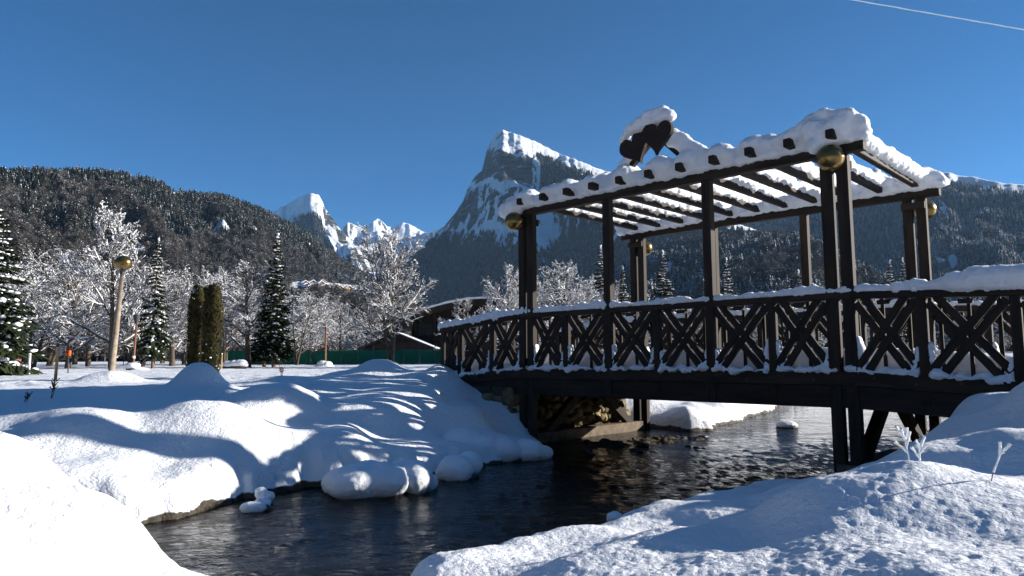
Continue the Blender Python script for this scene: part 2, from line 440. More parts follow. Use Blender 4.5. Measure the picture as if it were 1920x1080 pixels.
U0, U1 = -2.05, 7.05
def deck_z(u):
    if u < 0: return 1.15 + 0.075 * u
    if u > 4.7: return 1.15 - 0.055 * (u - 4.7)
    return 1.15
def rail_z(u):
    if u < 0: return 1.99 + 0.085 * u
    if u > 4.7: return 1.99 - 0.045 * (u - 4.7)
    return 1.99

knots = [U0, -0.12, 4.78, U1]
M['iron'] = mat_simple('rusty_iron', (0.05, 0.035, 0.028), 0.55, metal=0.7, c2=(0.11, 0.07, 0.05), scale=30.0)
bm = bmesh.new(); bmesh.ops.create_cone(bm, cap_ends=True, segments=6, radius1=0.017, radius2=0.015, depth=0.014, matrix=Matrix.Rotation(math.pi / 2, 4, 'X'))
BOLT = bpy.data.meshes.new('bolt'); bm.to_mesh(BOLT); bm.free(); BOLT.materials.append(M['iron'])
for v, s in ((0.0, -1), (BW, 1)):
    for k in range(3):
        a, b_ = knots[k], knots[k + 1]
        beam('girder', (a, v + 0.03 * -s, deck_z(a) - 0.275), (b_, v + 0.03 * -s, deck_z(b_) - 0.275), 0.14, 0.24)
        eb = beam('edge_board', (a, v + 0.035 * s, deck_z(a) - 0.08), (b_, v + 0.035 * s, deck_z(b_) - 0.08), 0.05, 0.15)
        nb_ = int((b_ - a) / (PAN / 2))
        for q in range(nb_):
            bo = link('bolt', BOLT, None, eb); bo.location = (0.2 + q * PAN / 2, 0.030 * s, 0.02 * (-1) ** q)
        beam('top_rail', (a, v, rail_z(a) - 0.03), (b_, v, rail_z(b_) - 0.03), 0.12, 0.075)
    # rail posts, crossed boards, balusters
    n0, n1 = -3, 9
    us = [k * PAN for k in range(n0, n1 + 1)]
    us[0] = U0 + 0.06
    for k, u in zip(range(n0, n1 + 1), us):
        if k in (0, 6, 2, 4): continue
        beam('railing_post', (u, v, deck_z(u) - 0.30), (u, v, rail_z(u) - 0.068), 0.085, 0.10, up=(0, 1, 0))
        if s < 0:
            pass
    for i in range(len(us) - 1):
        ua, ub = us[i], us[i + 1]
        ka = n0 + i
        pa = 0.16 if ka in (0, 6) else 0.06
        pb = 0.16 if ka + 1 in (0, 6) else 0.06
        A, B_ = ua + pa, ub - pb
        mid = (A + B_) / 2
        zl = deck_z(mid) + 0.03; zh = rail_z(mid) - 0.075
        dxy = B_ - A; ln = math.hypot(dxy, zh - zl)
        nrm = ((zh - zl) / ln, dxy / ln)
        off = 0.050
        for sg, vv in ((1, v - 0.045 * -s * -1), (-1, v + 0.0)):
            vv = v + (0.026 * s if sg > 0 else 0.020 * s)
            for q in (-1, 1):
                if sg > 0:
                    p0 = (A + q * off * nrm[0] + 0.035, vv, zl - q * off * nrm[1]); p1 = (B_ + q * off * nrm[0] - 0.035, vv, zh - q * off * nrm[1])
                else:
                    p0 = (A + q * off * nrm[0] + 0.035, vv, zh + q * off * nrm[1]); p1 = (B_ + q * off * nrm[0] - 0.035, vv, zl + q * off * nrm[1])
                beam('cross_board', p0, p1, 0.042, 0.078, up=(0, 0, 1))
        for t in (0.18, 0.5, 0.82):
            uu = ua + (ub - ua) * t
            beam('baluster', (uu, v - 0.075 * s, deck_z(uu) - 0.02), (uu, v - 0.075 * s, rail_z(uu) - 0.068), 0.034, 0.034, up=(0, 1, 0))
        beam('rail_block', (mid - 0.06, v + 0.05 * s, rail_z(mid) - 0.11), (mid + 0.06, v + 0.05 * s, rail_z(mid) - 0.11), 0.05, 0.045)
    # pergola posts
    for u in (0.0, BL):
        for q in (-1, 1):
            beam('pergola_post', (u + q * 0.087, v, -0.6), (u + q * 0.087, v, 3.515), 0.125, 0.105, up=(0, 1, 0))
        # flat iron collar binding the two posts
        beam('post_cleat', (u - 0.15, v - 0.085 * s, 3.40), (u + 0.15, v - 0.085 * s, 3.40), 0.04, 0.10)
    for u in (2 * PAN, 4 * PAN):
        beam('pergola_post', (u, v, deck_z(u) - 0.36), (u, v, 3.515), 0.115, 0.115, up=(0, 1, 0))
    beam('pergola_beam', (-0.34, v, 3.585), (4.99, v, 3.585), 0.11, 0.135)

# rafters
RU = [0.07 + 0.465 * k for k in range(11)]
for u in RU:
    beam('rafter', (u, -0.27, 3.70), (u, BW + 0.2, 3.70), 0.085, 0.095)
# deck and cross bearers
me = bpy.data.meshes.new('deck')
V = []; 
for u in knots:
    z = deck_z(u)
    V += [(u, 0.09, z - 0.07), (u, BW - 0.09, z - 0.07), (u, BW - 0.09, z - 0.01), (u, 0.09, z - 0.01)]
F = [(0, 1, 2, 3), (15, 14, 13, 12)]
for k in range(3):
    o = k * 4
    for i in range(4):
        j = (i + 1) % 4
        F.append((o + i, o + 4 + i, o + 4 + j, o + j))
me.from_pydata(V, [], F); me.update()
link('deck', me, M['timber'], bridge)
for k in range(12):
    u = -1.8 + k * 0.75
    beam('deck_bearer', (u, 0.11, deck_z(u) - 0.17), (u, BW - 0.11, deck_z(u) - 0.17), 0.09, 0.15)
# trestle braces and sills in the water
for u, zt in ((0.0, 0.92), (BL, 0.92)):
    beam('trestle_sill', (u, -0.1, 0.06), (u, BW + 0.06, 0.06), 0.20, 0.20, mat='timber_pale')
    beam('trestle_brace', (u, 0.28, 0.05), (u, BW / 2 - 0.03, zt), 0.12, 0.13)
    beam('trestle_brace', (u, BW - 0.28, 0.05), (u, BW / 2 + 0.03, zt), 0.12, 0.13)
# hearts on a small gable
beam('heart_strut', (1.58, 0.0, 3.60), (2.44, 0.0, 4.36), 0.075, 0.11)
beam('heart_strut', (3.12, 0.0, 3.58), (2.36, 0.0, 4.34), 0.073, 0.11)
def heart_mesh(size, th):
    bm = bmesh.new()
    pts = []
    for i in range(48):
        t = 2 * math.pi * i / 48
        x = 16 * math.sin(t) ** 3; z = 13 * math.cos(t) - 5 * math.cos(2 * t) - 2 * math.cos(3 * t) - math.cos(4 * t)
        pts.append((x / 32 * size, z / 30 * size * 1.02))
    f = [bm.verts.new((x, -th / 2, z)) for x, z in pts]; g = [bm.verts.new((x, th / 2, z)) for x, z in pts]
    bm.faces.new(f); bm.faces.new(g[::-1])
    for i in range(48):
        bm.faces.new((f[i], g[i], g[(i + 1) % 48], f[(i + 1) % 48]))
    bmesh.ops.recalc_face_normals(bm, faces=bm.faces)
    me = bpy.data.meshes.new('heart'); bm.to_mesh(me); bm.free()
    return me
hm = heart_mesh(0.45, 0.06)
h1 = link('heart_board', hm, M['heart'], bridge); h1.location = (2.11, -0.10, 4.14); h1.rotation_euler = (0, R(-22), 0)
h2 = link('heart_board', hm, M['heart'], bridge); h2.location = (2.51, -0.165, 4.20); h2.rotation_euler = (0, R(4), 0)
# globe lamps fixed outside the corner posts
def globe_mesh(r):
    bm = bmesh.new(); bmesh.ops.create_uvsphere(bm, u_segments=32, v_segments=20, radius=r)
    for f in bm.faces: f.smooth = True
    me = bpy.data.meshes.new('globe'); bm.to_mesh(me); bm.free(); return me
gm = globe_mesh(0.145)
for (u, v, z) in ((BL + 0.03, -0.20, 3.45), (-0.10, -0.20, 3.42), (BL + 0.08, BW + 0.2, 3.38), (0.02, BW + 0.2, 3.36)):
    g = link('globe_lamp', gm, M['brass'], bridge); g.location = (u, v, z)
    inner = 0.16 if v < 0 else -0.16
    beam('bracket', (0, inner * .85, -.02), (0, inner * 1.15, -.02), 0.05, 0.05, g, 'iron')

# snow on the bridge
rs = random.Random(3)
lum = []
def strip(A, B, n, rx, ry, rz, jit=0.03, vary=0.35):
    A = np.array(A, float); B = np.array(B, float)
    for i in range(n):
        t = (i + rs.uniform(-0.3, 0.3)) / max(1, n - 1); t = min(1, max(0, t))
        p = A + (B - A) * t
        k = 1 + rs.uniform(-vary, vary)
        lum.append((p[0] + rs.uniform(-jit, jit), p[1] + rs.uniform(-jit, jit), p[2] + rz * (k - 1) * 0.5, rx * (0.8 + 0.2 * k), ry * (0.8 + 0.2 * k), rz * k))
# near and far beams with pillows over the rafters
for v in (0.0, BW):
    ctr = 0
    for k in range(150):
        u = -0.44 + 5.46 * (k + rs.random()) / 150
        hgt = 0.13 + 0.07 * float(pnoise(u * 1.1, v + 2.0, 0.3)) + 0.05 * float(pnoise(u * 3.1, v + 7.0, 1.3))
        for q in range(3):
            lum.append((u + rs.uniform(-.03, .03), v + rs.uniform(-.05, .05), 3.665 + hgt * q / 2, rs.uniform(.055, .095), rs.uniform(.07, .13) * (1.0 - .22 * q), rs.uniform(.045, .075)))
    for u in RU:
        vv = v + (-0.05 if v == 0 else 0.05)
        k = rs.uniform(0.75, 1.15)
        lum.append((u + rs.uniform(-.08, .08), vv + rs.uniform(-.03, .03), 3.79, rs.uniform(.15, .21) * k, rs.uniform(.16, .21) * k, rs.uniform(.13, .18) * k))
        for q in range(2):
            lum.append((u + rs.uniform(-.2, .2), vv + rs.uniform(-.05, .05), 3.78 + rs.uniform(-.02, .03), rs.uniform(.10, .16), rs.uniform(.10, .16), rs.uniform(.09, .13) * k))
        lum.append((u + rs.uniform(-.05, .05), vv - (0.1 if v == 0 else -0.1), 3.79, 0.08, 0.11, 0.085))
for u in RU:
    strip((u, -0.16, 3.785), (u, BW + 0.1, 3.785), 34, 0.075, 0.10, 0.085, 0.015, 0.3)
    strip((u, 0.0, 3.83), (u, BW, 3.83), 18, 0.09, 0.13, 0.105, 0.02, 0.4)
# left corner drapes over the globe, right corner heaps up
for p in ((-0.20, -0.14, 3.58, .17, .16, .13), (-0.38, -0.05, 3.66, .17, .15, .15), (-0.12, -0.16, 3.66, .16, .16, .14), (0.08, -0.1, 3.76, .17, .17, .15), (-0.3, 0.1, 3.72, .14, .14, .12)): lum.append(p)
for p in ((4.50, -0.10, 3.80, .18, .17, .17), (4.60, -0.17, 3.70, .12, .12, .16), (4.54, -0.24, 3.60, .08, .09, .10), (4.74, -0.02, 3.88, .16, .15, .15), (4.46, -0.05, 3.93, .11, .12, .11), (4.93, 0.02, 3.80, .13, .13, .14), (4.60, -0.05, 3.99, .10, .10, .08), (4.86, -.06, 3.92, .09, .1, .09), (4.40, -.12, 3.86, .09, .1, .1)): lum.append(p)
for p in ((4.78, BW, 3.80, .2, .2, .16), (4.92, BW + .02, 3.76, .14, .15, .13), (4.66, BW - .3, 3.80, .14, .25, .12), (4.84, BW + .15, 3.70, .12, .12, .1)): lum.append(p)
strip((4.74, 0.1, 3.82), (4.78, BW - 0.1, 3.80), 90, 0.10, 0.12, 0.105, 0.03, 0.18)
# right-hand gable slope
strip((3.15, 0, 3.78), (2.62, -0.02, 4.2), 9, 0.12, 0.12, 0.11, 0.02, 0.3)
strip((1.62, 0, 3.78), (2.10, 0, 4.16), 8, 0.08, 0.09, 0.08, 0.02, 0.3)
link('pergola_snow', blob_mesh('pergola_snow', lum, 0.024, 0.016, 7.0, 9), M['snow_cap'], bridge)
lum = []
strip((2.08, -0.10, 4.40), (2.66, -0.13, 4.44), 13, 0.10, 0.12, 0.085, 0.02, 0.35)
strip((2.22, -0.10, 4.47), (2.56, -0.10, 4.51), 7, 0.10, 0.12, 0.085, 0.02, 0.3)
strip((1.90, -0.10, 4.28), (2.06, -0.10, 4.42), 6, 0.05, 0.08, 0.05, 0.01, 0.3)
link('heart_snow', blob_mesh('heart_snow', lum, 0.02, 0.014, 8.0, 7), M['snow_cap'], bridge)
for v, s in ((0.0, -1), (BW, 1)):
    lum = []
    for k in range(150):
        u = U0 - 0.05 + (U1 - U0) * (k + rs.random()) / 150
        h = 0.055 + 0.045 * float(pnoise(u * 2.3, v + 3.0, 0.5)) + rs.uniform(-0.012, 0.020)
        if u < 0: h += 0.03
        lum.append((u, v + rs.uniform(-0.02, 0.02), rail_z(u) + 0.012 + h * 0.3, 0.065, 0.066, h))
    if v == 0.0:
        for k in range(60):
            u = 5.72 + 1.4 * k / 59
            lum.append((u, v + 0.02, rail_z(u) + 0.10 + (0.02 if k > 6 else -0.03), 0.09, 0.16, 0.115)); lum.append((u, v - 0.02, rail_z(u) + 0.05, 0.08, 0.11, 0.07))
        for k in range(12):
            u = 5.45 + 0.3 * k / 11
            lum.append((u, v, rail_z(u) + 0.04 + 0.05 * k / 11, 0.06, 0.09, 0.03 + 0.05 * k / 11))
    link('rail_snow', blob_mesh('rail_snow', lum, 0.018, 0.014, 13.0, 3), M['snow_cap'], bridge)
    # snow caught at the foot of the crossed boards
    lum = []
    for i in range(len(us) - 1):
        ua, ub = us[i], us[i + 1]
        for k in range(14):
            u = ua + 0.05 + (ub - ua - 0.1) * (k + rs.random() * 0.8) / 14
            r = rs.choice((0.02, 0.028, 0.038, 0.05)) * rs.uniform(.8, 1.2)
            lum.append((u, v + rs.uniform(0.0, 0.05) * s, deck_z(u) + rs.uniform(-0.025, 0.025), r * 1.4, 0.06, r))
        for side, uu in ((1, ua + 0.05), (-1, ub - 0.05)):
            if n0 + i + (0 if side > 0 else 1) in (0, 6): uu += side * 0.1
            top = rs.uniform(0.14, 0.30)
            for k in range(7):
                t = k / 6
                lum.append((uu + side * rs.uniform(0.02, 0.05) * (1.2 - t), v - 0.01 * s, deck_z(uu) + 0.03 + top * t, 0.055 * (1.1 - 0.5 * t), 0.06, 0.05))
    link('railing_foot_snow', blob_mesh('railing_foot_snow', lum, 0.018, 0.014, 14.0, 2), M['snow_cap'], bridge)
# deep snow lying on the deck
nu, nv = 190, 40
uu = np.linspace(U0, U1 + 0.3, nu); vv = np.linspace(0.10, BW - 0.10, nv)
UU, VV = np.meshgrid(uu, vv, indexing='ij')
dz = np.array([deck_z(u) for u in uu])[:, None]
edge = np.minimum(VV - 0.10, BW - 0.10 - VV)
hh = (0.24 + 0.05 * fbm(UU * 1.7, VV * 1.7, 2.0, 4) + 0.02 * pnoise(UU * 7, VV * 7, 1.0)) * np.sqrt(np.clip(edge / 0.12, 0.0, 1))
trod = np.exp(-((VV - 1.5) / 0.45) ** 2) * 0.1
ZZ = dz + np.maximum(hh - trod, 0.0)
idx = np.arange(nu * nv).reshape(nu, nv)
F = np.stack([idx[:-1, :-1], idx[1:, :-1], idx[1:, 1:], idx[:-1, 1:]], -1).reshape(-1, 4)
link('deck_snow', np_mesh('deck_snow', np.stack([UU, VV, ZZ], -1).reshape(-1, 3), F, True), M['snow_cap'], bridge)

# ------------------------------------------------------------------ rubble abutment under the left end
ab = empty('stone_abutment', BO, BA)
tag(ab, 'rubble stone abutment in the bank under the left end of the footbridge', 'abutment')
core = bpy.data.meshes.new('abutment_core')
bm = bmesh.new()
bmesh.ops.create_cube(bm, size=1.0, matrix=Matrix.Translation((-1.25, BW / 2, 0.1)) @ Matrix.Diagonal((1.75, BW + 0.1, 1.5, 1)))
bm.to_mesh(core); bm.free()
link('core', core, M['mortar'], ab)
stone_meshes = []
for k in range(7):
    iv, iff = ICO2
    sh = np.array([1.0 + rs.uniform(-.2, .25), 1.0, 0.75 + rs.uniform(-.15, .2)])
    v_ = np.sign(iv) * np.abs(iv) ** 0.5
    v_ = v_ * sh * (1 + 0.30 * fbm(iv[:, 0] * 1.9 + k * 5, iv[:, 1] * 1.9, iv[:, 2] * 1.9, 2))[:, None]
    stone_meshes.append(np_mesh('stone_%d' % k, v_ * 0.5, iff, False))
    stone_meshes[-1].materials.append(M['stone'])
def stones(origin, ax, n_, length, height, z0):
    z = z0; row = 0
    while z < height:
        h = rs.uniform(0.10, 0.22); x = -rs.uniform(0, 0.2)
        while x < length:
            w = rs.uniform(0.09, 0.30)
            o = link('stone', rs.choice(stone_meshes), None, ab)
            p = Vector(origin) + Vector(ax) * (x + w / 2) + Vector((0, 0, z + h / 2 + rs.uniform(-.05, .05))) + Vector(n_) * rs.uniform(-0.04, 0.03)
            o.location = p
            o.scale = (w * 1.06 if abs(ax[0]) > .5 else 0.2, 0.2 if abs(ax[0]) > .5 else w * 1.06, h * rs.uniform(.9, 1.5))
            o.rotation_euler = (rs.uniform(-.5, .5), rs.uniform(-.5, .5), rs.uniform(-.4, .4))
            x += w
        z += h * 0.95; row += 1
stones((-0.375, -0.05, 0), (0, 1, 0), (1, 0, 0), BW + 0.05, 0.72, -0.12)
stones((-2.1, -0.05, 0), (1, 0, 0), (0, -1, 0), 1.75, 0.72, -0.12)
# ------------------------------------------------------------------ rocks, snow-capped boulders, frosted plants
def place_px(x, y, z):
    """world point at height z seen along a measured bearing of the survey photograph"""
    dx, dy = x - 960, y - 540
    c, s = math.cos(ROLL), math.sin(ROLL)
    u = dx * c - dy * s; v = dx * s + dy * c
    f = 1322.0
    d = (u / f, math.cos(PITCH) + v / f * math.sin(PITCH), math.sin(PITCH) - v / f * math.cos(PITCH))
    t = (z - EYE) / d[2]
    return d[0] * t, d[1] * t
def bearing(x, Y, y=670):
    dx, dy = x - 960, y - 540
    c, s = math.cos(ROLL), math.sin(ROLL)
    u = dx * c - dy * s; v = dx * s + dy * c
    f = 1322.0
    d = (u / f, math.cos(PITCH) + v / f * math.sin(PITCH), math.sin(PITCH) - v / f * math.cos(PITCH))
    t = Y / d[1]
    return d[0] * t, EYE + d[2] * t     # x, z

rr = random.Random(11)
def rock_mesh(k, flat=0.5):
    iv, iff = ICO3
    v_ = iv * (1 + 0.30 * fbm(iv[:, 0] * 1.3 + k * 7, iv[:, 1] * 1.3, iv[:, 2] * 1.3 + k, 3))[:, None]
    v_ = v_ * np.array([1, rr.uniform(.6, .9), flat])
    return np_mesh('rock_%d' % k, v_, iff, True)
rock_ms = []
for k in range(5):
    me = rock_mesh(k); me.materials.append(M['rock']); rock_ms.append(me)
rock_spots = [  # px, py, radius, label
    (310, 990, .30, 'flat dark wet rock beside the snow edge at far left of the stream'),
    (300, 1000, .18, None), (545, 950, .16, None), (1470, 895, .22, 'dark rounded rock breaking the stream surface before the right bridge posts'),
    (1420, 885, .12, None), (1350, 890, .16, None), (1180, 872, .15, None), (1240, 880, .10, None), (1520, 885, .2, None), (1100, 985, .12, None), (640, 1075, .16, None),
    (1130, 862, .2, None), (1290, 868, .13, None), (1010, 930, .1, None), (1200, 905, .12, None), (1330, 925, .12, None), (920, 900, .1, None), (560, 925, .14, None)]
ORD = ['first', 'second', 'third', 'fourth', 'fifth', 'sixth', 'seventh', 'eighth', 'ninth', 'tenth', 'eleventh', 'twelfth', 'thirteenth', 'fourteenth', 'fifteenth', 'sixteenth', 'seventeenth', 'eighteenth', 'nineteenth', 'twentieth'] + ['twenty-' + q for q in ('first', 'second', 'third', 'fourth', 'fifth', 'sixth', 'seventh', 'eighth', 'ninth')] + ['thirtieth'] + ['thirty-' + q for q in ('first', 'second', 'third', 'fourth', 'fifth', 'sixth', 'seventh', 'eighth', 'ninth')]
_so = sorted(range(len(rock_spots)), key=lambda q: rock_spots[q][0]); ROCK_ORD = {q: ORD[n] for n, q in enumerate(_so)}
for i, (px, py, r, lab) in enumerate(rock_spots):
    x, y = place_px(px, py, 0.0)
    o = link('stream_rock', rock_ms[i % 5], None)
    o.location = (x, y, -0.05 * r / .15); o.scale = (r, r, r * 0.62); o.rotation_euler = (0, 0, rr.uniform(0, 6.28))
    tag(o, lab or ROCK_ORD[i] + ' dark wet rock from the left breaking the stream surface', 'rock', 'dark rocks in the stream')
# gravel and debris on the bar beneath the bridge
for i in range(20):
    px = rr.uniform(1085, 1330); py = rr.uniform(822, 852) - (px - 1085) * 0.03
    x, y = place_px(px, py, 0.0); r = rr.uniform(.035, .15)
    o = link('bar_stone', rock_ms[i % 5], None)
    o.location = (x, y, 0.0); o.scale = (r, r, r * 0.7); o.rotation_euler = (rr.uniform(-.3, .3), 0, rr.uniform(0, 6.28))
    tag(o, 'small dark stone on the gravel bar beneath the footbridge', 'stone', 'stones on the gravel bar under the bridge')
# snow-covered boulders along the left water edge
def boulder(label, lumps, voxel=0.022):
    cx = sum(l[0] for l in lumps) / len(lumps); cy = sum(l[1] for l in lumps) / len(lumps)
    e = empty('snowy_boulder', (cx, cy, 0))
    tag(e, label, 'boulder', 'snow-covered boulders on the left water edge')
    loc = [(l[0] - cx, l[1] - cy, l[2], l[3], l[4], l[5]) for l in lumps]
    link('snow_cap', blob_mesh('boulder_snow', loc, voxel, 0.012, 7.0, 6, ICO3), M['snow_cap'], e)
    r = max(l[3] for l in lumps) * 0.85
    b_ = link('rock', rock_ms[rr.randrange(5)], None, e); b_.location = (0, 0, 0.0); b_.scale = (r * 1.25, r * 1.0, 0.12)
def pl(px, py, z, rx, ry, rz):
    x, y = place_px(px, py, z); return (x, y, z, rx, ry, rz)
boulder('broad snow-covered boulder, largest in front of the left bank', [pl(665, 905, .12, .30, .25, .17), pl(720, 900, .13, .30, .26, .17), pl(640, 905, .08, .2, .2, .14), pl(765, 893, .14, .2, .2, .16), pl(690, 890, .16, .25, .25, .14)])
boulder('snow-covered boulder right of the broadest one, with a drooping edge', [pl(780, 895, .14, .17, .2, .17), pl(800, 905, .06, .12, .14, .1), pl(755, 885, .14, .14, .14, .15)])
boulder('small round snow-topped rock behind the two large boulders', [pl(795, 872, .10, .10, .1, .09)])
boulder('smooth dome of snow over a rock in open water below the bank', [pl(855, 880, .10, .20, .2, .16), pl(880, 870, .12, .16, .16, .15), pl(835, 888, .05, .12, .12, .09)])
boulder('snow mound over rocks reaching toward the left bridge posts', [pl(940, 845, .12, .28, .25, .18), pl(985, 846, .10, .26, .2, .16), pl(1015, 850, .06, .16, .16, .11), pl(905, 840, .16, .26, .25, .18), pl(870, 830, .22, .3, .3, .2)])
boulder('low snow lump lying flat on the dark water at left', [pl(475, 952, .03, .12, .07, .05), pl(492, 945, .04, .08, .07, .05)], 0.014)
boulder('small snow lump on the lip of the left bank above the low one', [pl(498, 932, .06, .08, .07, .06), pl(490, 925, .09, .06, .06, .06)], 0.014)
boulder('little snow-capped stone at the edge of the right bank', [pl(1153, 970, .05, .07, .06, .05)], 0.014)
boulder('small snow dome on a rock in the calm water beyond the bridge', [pl(1475, 797, .05, .20, .14, .08)], 0.02)

# frosted and dry stems
def tubes(P0, P1, R0, R1, n=4):
    P0 = np.asarray(P0, float); P1 = np.asarray(P1, float); R0 = np.asarray(R0, float); R1 = np.asarray(R1, float)
    d = P1 - P0; L = np.linalg.norm(d, axis=1, keepdims=True); d = d / np.maximum(L, 1e-9)
    ref = np.where(np.abs(d[:, 2:3]) > 0.9, np.array([[1.0, 0, 0]]), np.array([[0, 0, 1.0]]))
    a = np.cross(d, ref); a /= np.linalg.norm(a, axis=1, keepdims=True); b_ = np.cross(d, a)
    th = np.arange(n) * 2 * math.pi / n
    ring = a[:, None] * np.cos(th)[None, :, None] + b_[:, None] * np.sin(th)[None, :, None]
    V = np.concatenate([P0[:, None] + ring * R0[:, None, None], P1[:, None] + ring * R1[:, None, None]], 1)   # m,2n,3
    i = np.arange(n); j = (i + 1) % n
    f = np.stack([i, j, n + j, n + i], -1)
    F = (f[None] + (np.arange(len(P0)) * 2 * n)[:, None, None]).reshape(-1, 4)
    return V.reshape(-1, 3), F
def cat_geo(parts):
    V = []; F = []; o = 0
    for v, f in parts:
        V.append(v); F.append(f + o); o += len(v)
    return np.concatenate(V), F
def lumps_geo(P, Rr, ico=ICO1, seed=0, jit=0.25):
    P = np.asarray(P, float); Rr = np.asarray(Rr, float)
    iv, iff = ico
    g = np.random.default_rng(seed)
    J = 1 + jit * g.uniform(-1, 1, (len(P), len(iv), 1))
    V = iv[None] * Rr[:, None, :] * J + P[:, None]
    return V.reshape(-1, 3), (iff[None] + (np.arange(len(P)) * len(iv))[:, None, None]).reshape(-1, 3)
M['dry_stem'] = mat_simple('dry_stem', (0.05, 0.03, 0.02), 0.9, c2=(0.16, 0.09, 0.05), scale=40.0)
def frosted_plant(px, py, z, h, forks, label, seed):
    g = random.Random(seed)
    x, y = place_px(px, py, z)
    zz = gz(x, y)
    e = empty('frosted_plant', (x, y, zz)); tag(e, label, 'plant', 'frosted stems on the right bank')
    P0, P1, R0, R1 = [], [], [], []
    F0, F1, Q0, Q1 = [], [], [], []
    fp, fr = [], []
    def go(p, d, L, lev):
        n = 5
        for i in range(n):
            q = p + d * (L / n)
            P0.append(p); P1.append(q); R0.append(.0028); R1.append(.0024)
            if lev > 0 or i > 1:
                w = (.0045 if lev == 0 else .0062) * g.uniform(.8, 1.2)
                F0.append(p); F1.append(q); Q0.append(w); Q1.append(w * g.uniform(.8, 1.2))
                for _ in range(4):
                    t = g.random(); o = Vector((g.uniform(-1, 1), g.uniform(-1, 1), g.uniform(-1, 1))).normalized() * w * .9
                    fp.append(p.lerp(q, t) + o); s_ = g.uniform(.0018, .0036); fr.append((s_, s_, s_ * 1.4))
            p = q
            d = (d + Vector((g.uniform(-.12, .12), g.uniform(-.12, .12), g.uniform(-.05, .06)))).normalized()
            if lev == 0 and i > 1 and forks > 2:
                sd = g.choice((-1, 1))
                go(p, (d + Vector((sd * g.uniform(.5, .9), g.uniform(-.3, .3), 0.1))).normalized(), L * g.uniform(.35, .55), 1)
        if lev == 0:
            for sd in (-1, 1):
                go(p, (d + Vector((sd * g.uniform(.3, .7), g.uniform(-.3, .3), 0.2))).normalized(), L * g.uniform(.3, .45), 1)
    for k in range(2 if forks > 2 else 1):
        go(Vector((k * 0.035, 0, -0.02)), Vector(((-.25, .1)[k] if forks > 2 else .25, 0, 1)).normalized(), h * (.75 - .2 * k), 0)
    v, f = tubes(P0, P1, R0, R1, 4)
    link('stem', np_mesh('stem', v, f), M['dry_stem'], e)
    V, F = cat_geo([tubes(F0, F1, Q0, Q1, 6), lumps_geo(fp, fr, ICO1, seed, .3)])
    fo = link('frost', np_mesh('frost', V, F), M['snow_tree'], e); fo['kind'] = 'stuff'
frosted_plant(1712, 880, .70, .24, 5, 'bushy white frosted plant on the right foreground bank', 5)
frosted_plant(1856, 888, .76, .20, 2, 'single slender frosted stem on the right foreground bank', 9)
def dry_plant(px, Y, h, label, seed, n=3, mat='dry_stem', lab_cat='plant'):
    g = random.Random(seed)
    x = bearing(px, Y)[0]; y = Y; zz = gz(x, y)
    e = empty('dry_plant', (x, y, zz)); tag(e, label, lab_cat, 'dry stems poking through the snow')
    for k in range(n):
        P0, P1, R0, R1 = [], [], [], []
        p = Vector((g.uniform(-.03, .03), 0, -.03)); d = Vector((g.uniform(-.25, .25), g.uniform(-.2, .2), 1)).normalized()
        L = h * g.uniform(.7, 1)
        for i in range(7):
            q = p + d * L / 7; P0.append(p); P1.append(q); R0.append(.006); R1.append(.005)
            if i > 2:
                for s_ in (-1, 1):
                    P0.append(q); P1.append(q + Vector((s_ * g.uniform(.02, .05), g.uniform(-.03, .03), g.uniform(.03, .07))) * h / .25); R0.append(.005); R1.append(.004)
            p = q; d = (d + Vector((g.uniform(-.12, .12), g.uniform(-.12, .12), 0))).normalized()
        v, f = tubes(P0, P1, R0, R1, 4)
        link('stem', np_mesh('stem', v, f), M[mat], e)
dry_plant(104, 8.4, .24, 'forked dark dry stem at the far left of the bank', 1, 2)
dry_plant(50, 8.2, .16, 'short dark dry stem left of the forked one', 2, 2)
dry_plant(530, 11.6, .18, 'small dry twig on the bank crest left of the snow stripes', 3, 2)
dry_plant(1738, 7.5, .55, 'reddish brown dried flower spike before the right bridge posts', 4, 3)
# ------------------------------------------------------------------ trees
M['needles'] = mat_simple('conifer_needles', (0.008, 0.013, 0.006), 0.8, c2=(0.036, 0.052, 0.017), scale=3.0, spec=0.2)
M['needles_gold'] = mat_simple('thuja_foliage', (0.010, 0.011, 0.003), 0.8, c2=(0.055, 0.045, 0.013), scale=6.0, spec=0.2)
M['bark_pale'] = mat_simple('spruce_bark', (0.10, 0.065, 0.045), 0.9, c2=(0.22, 0.15, 0.11), scale=9.0)

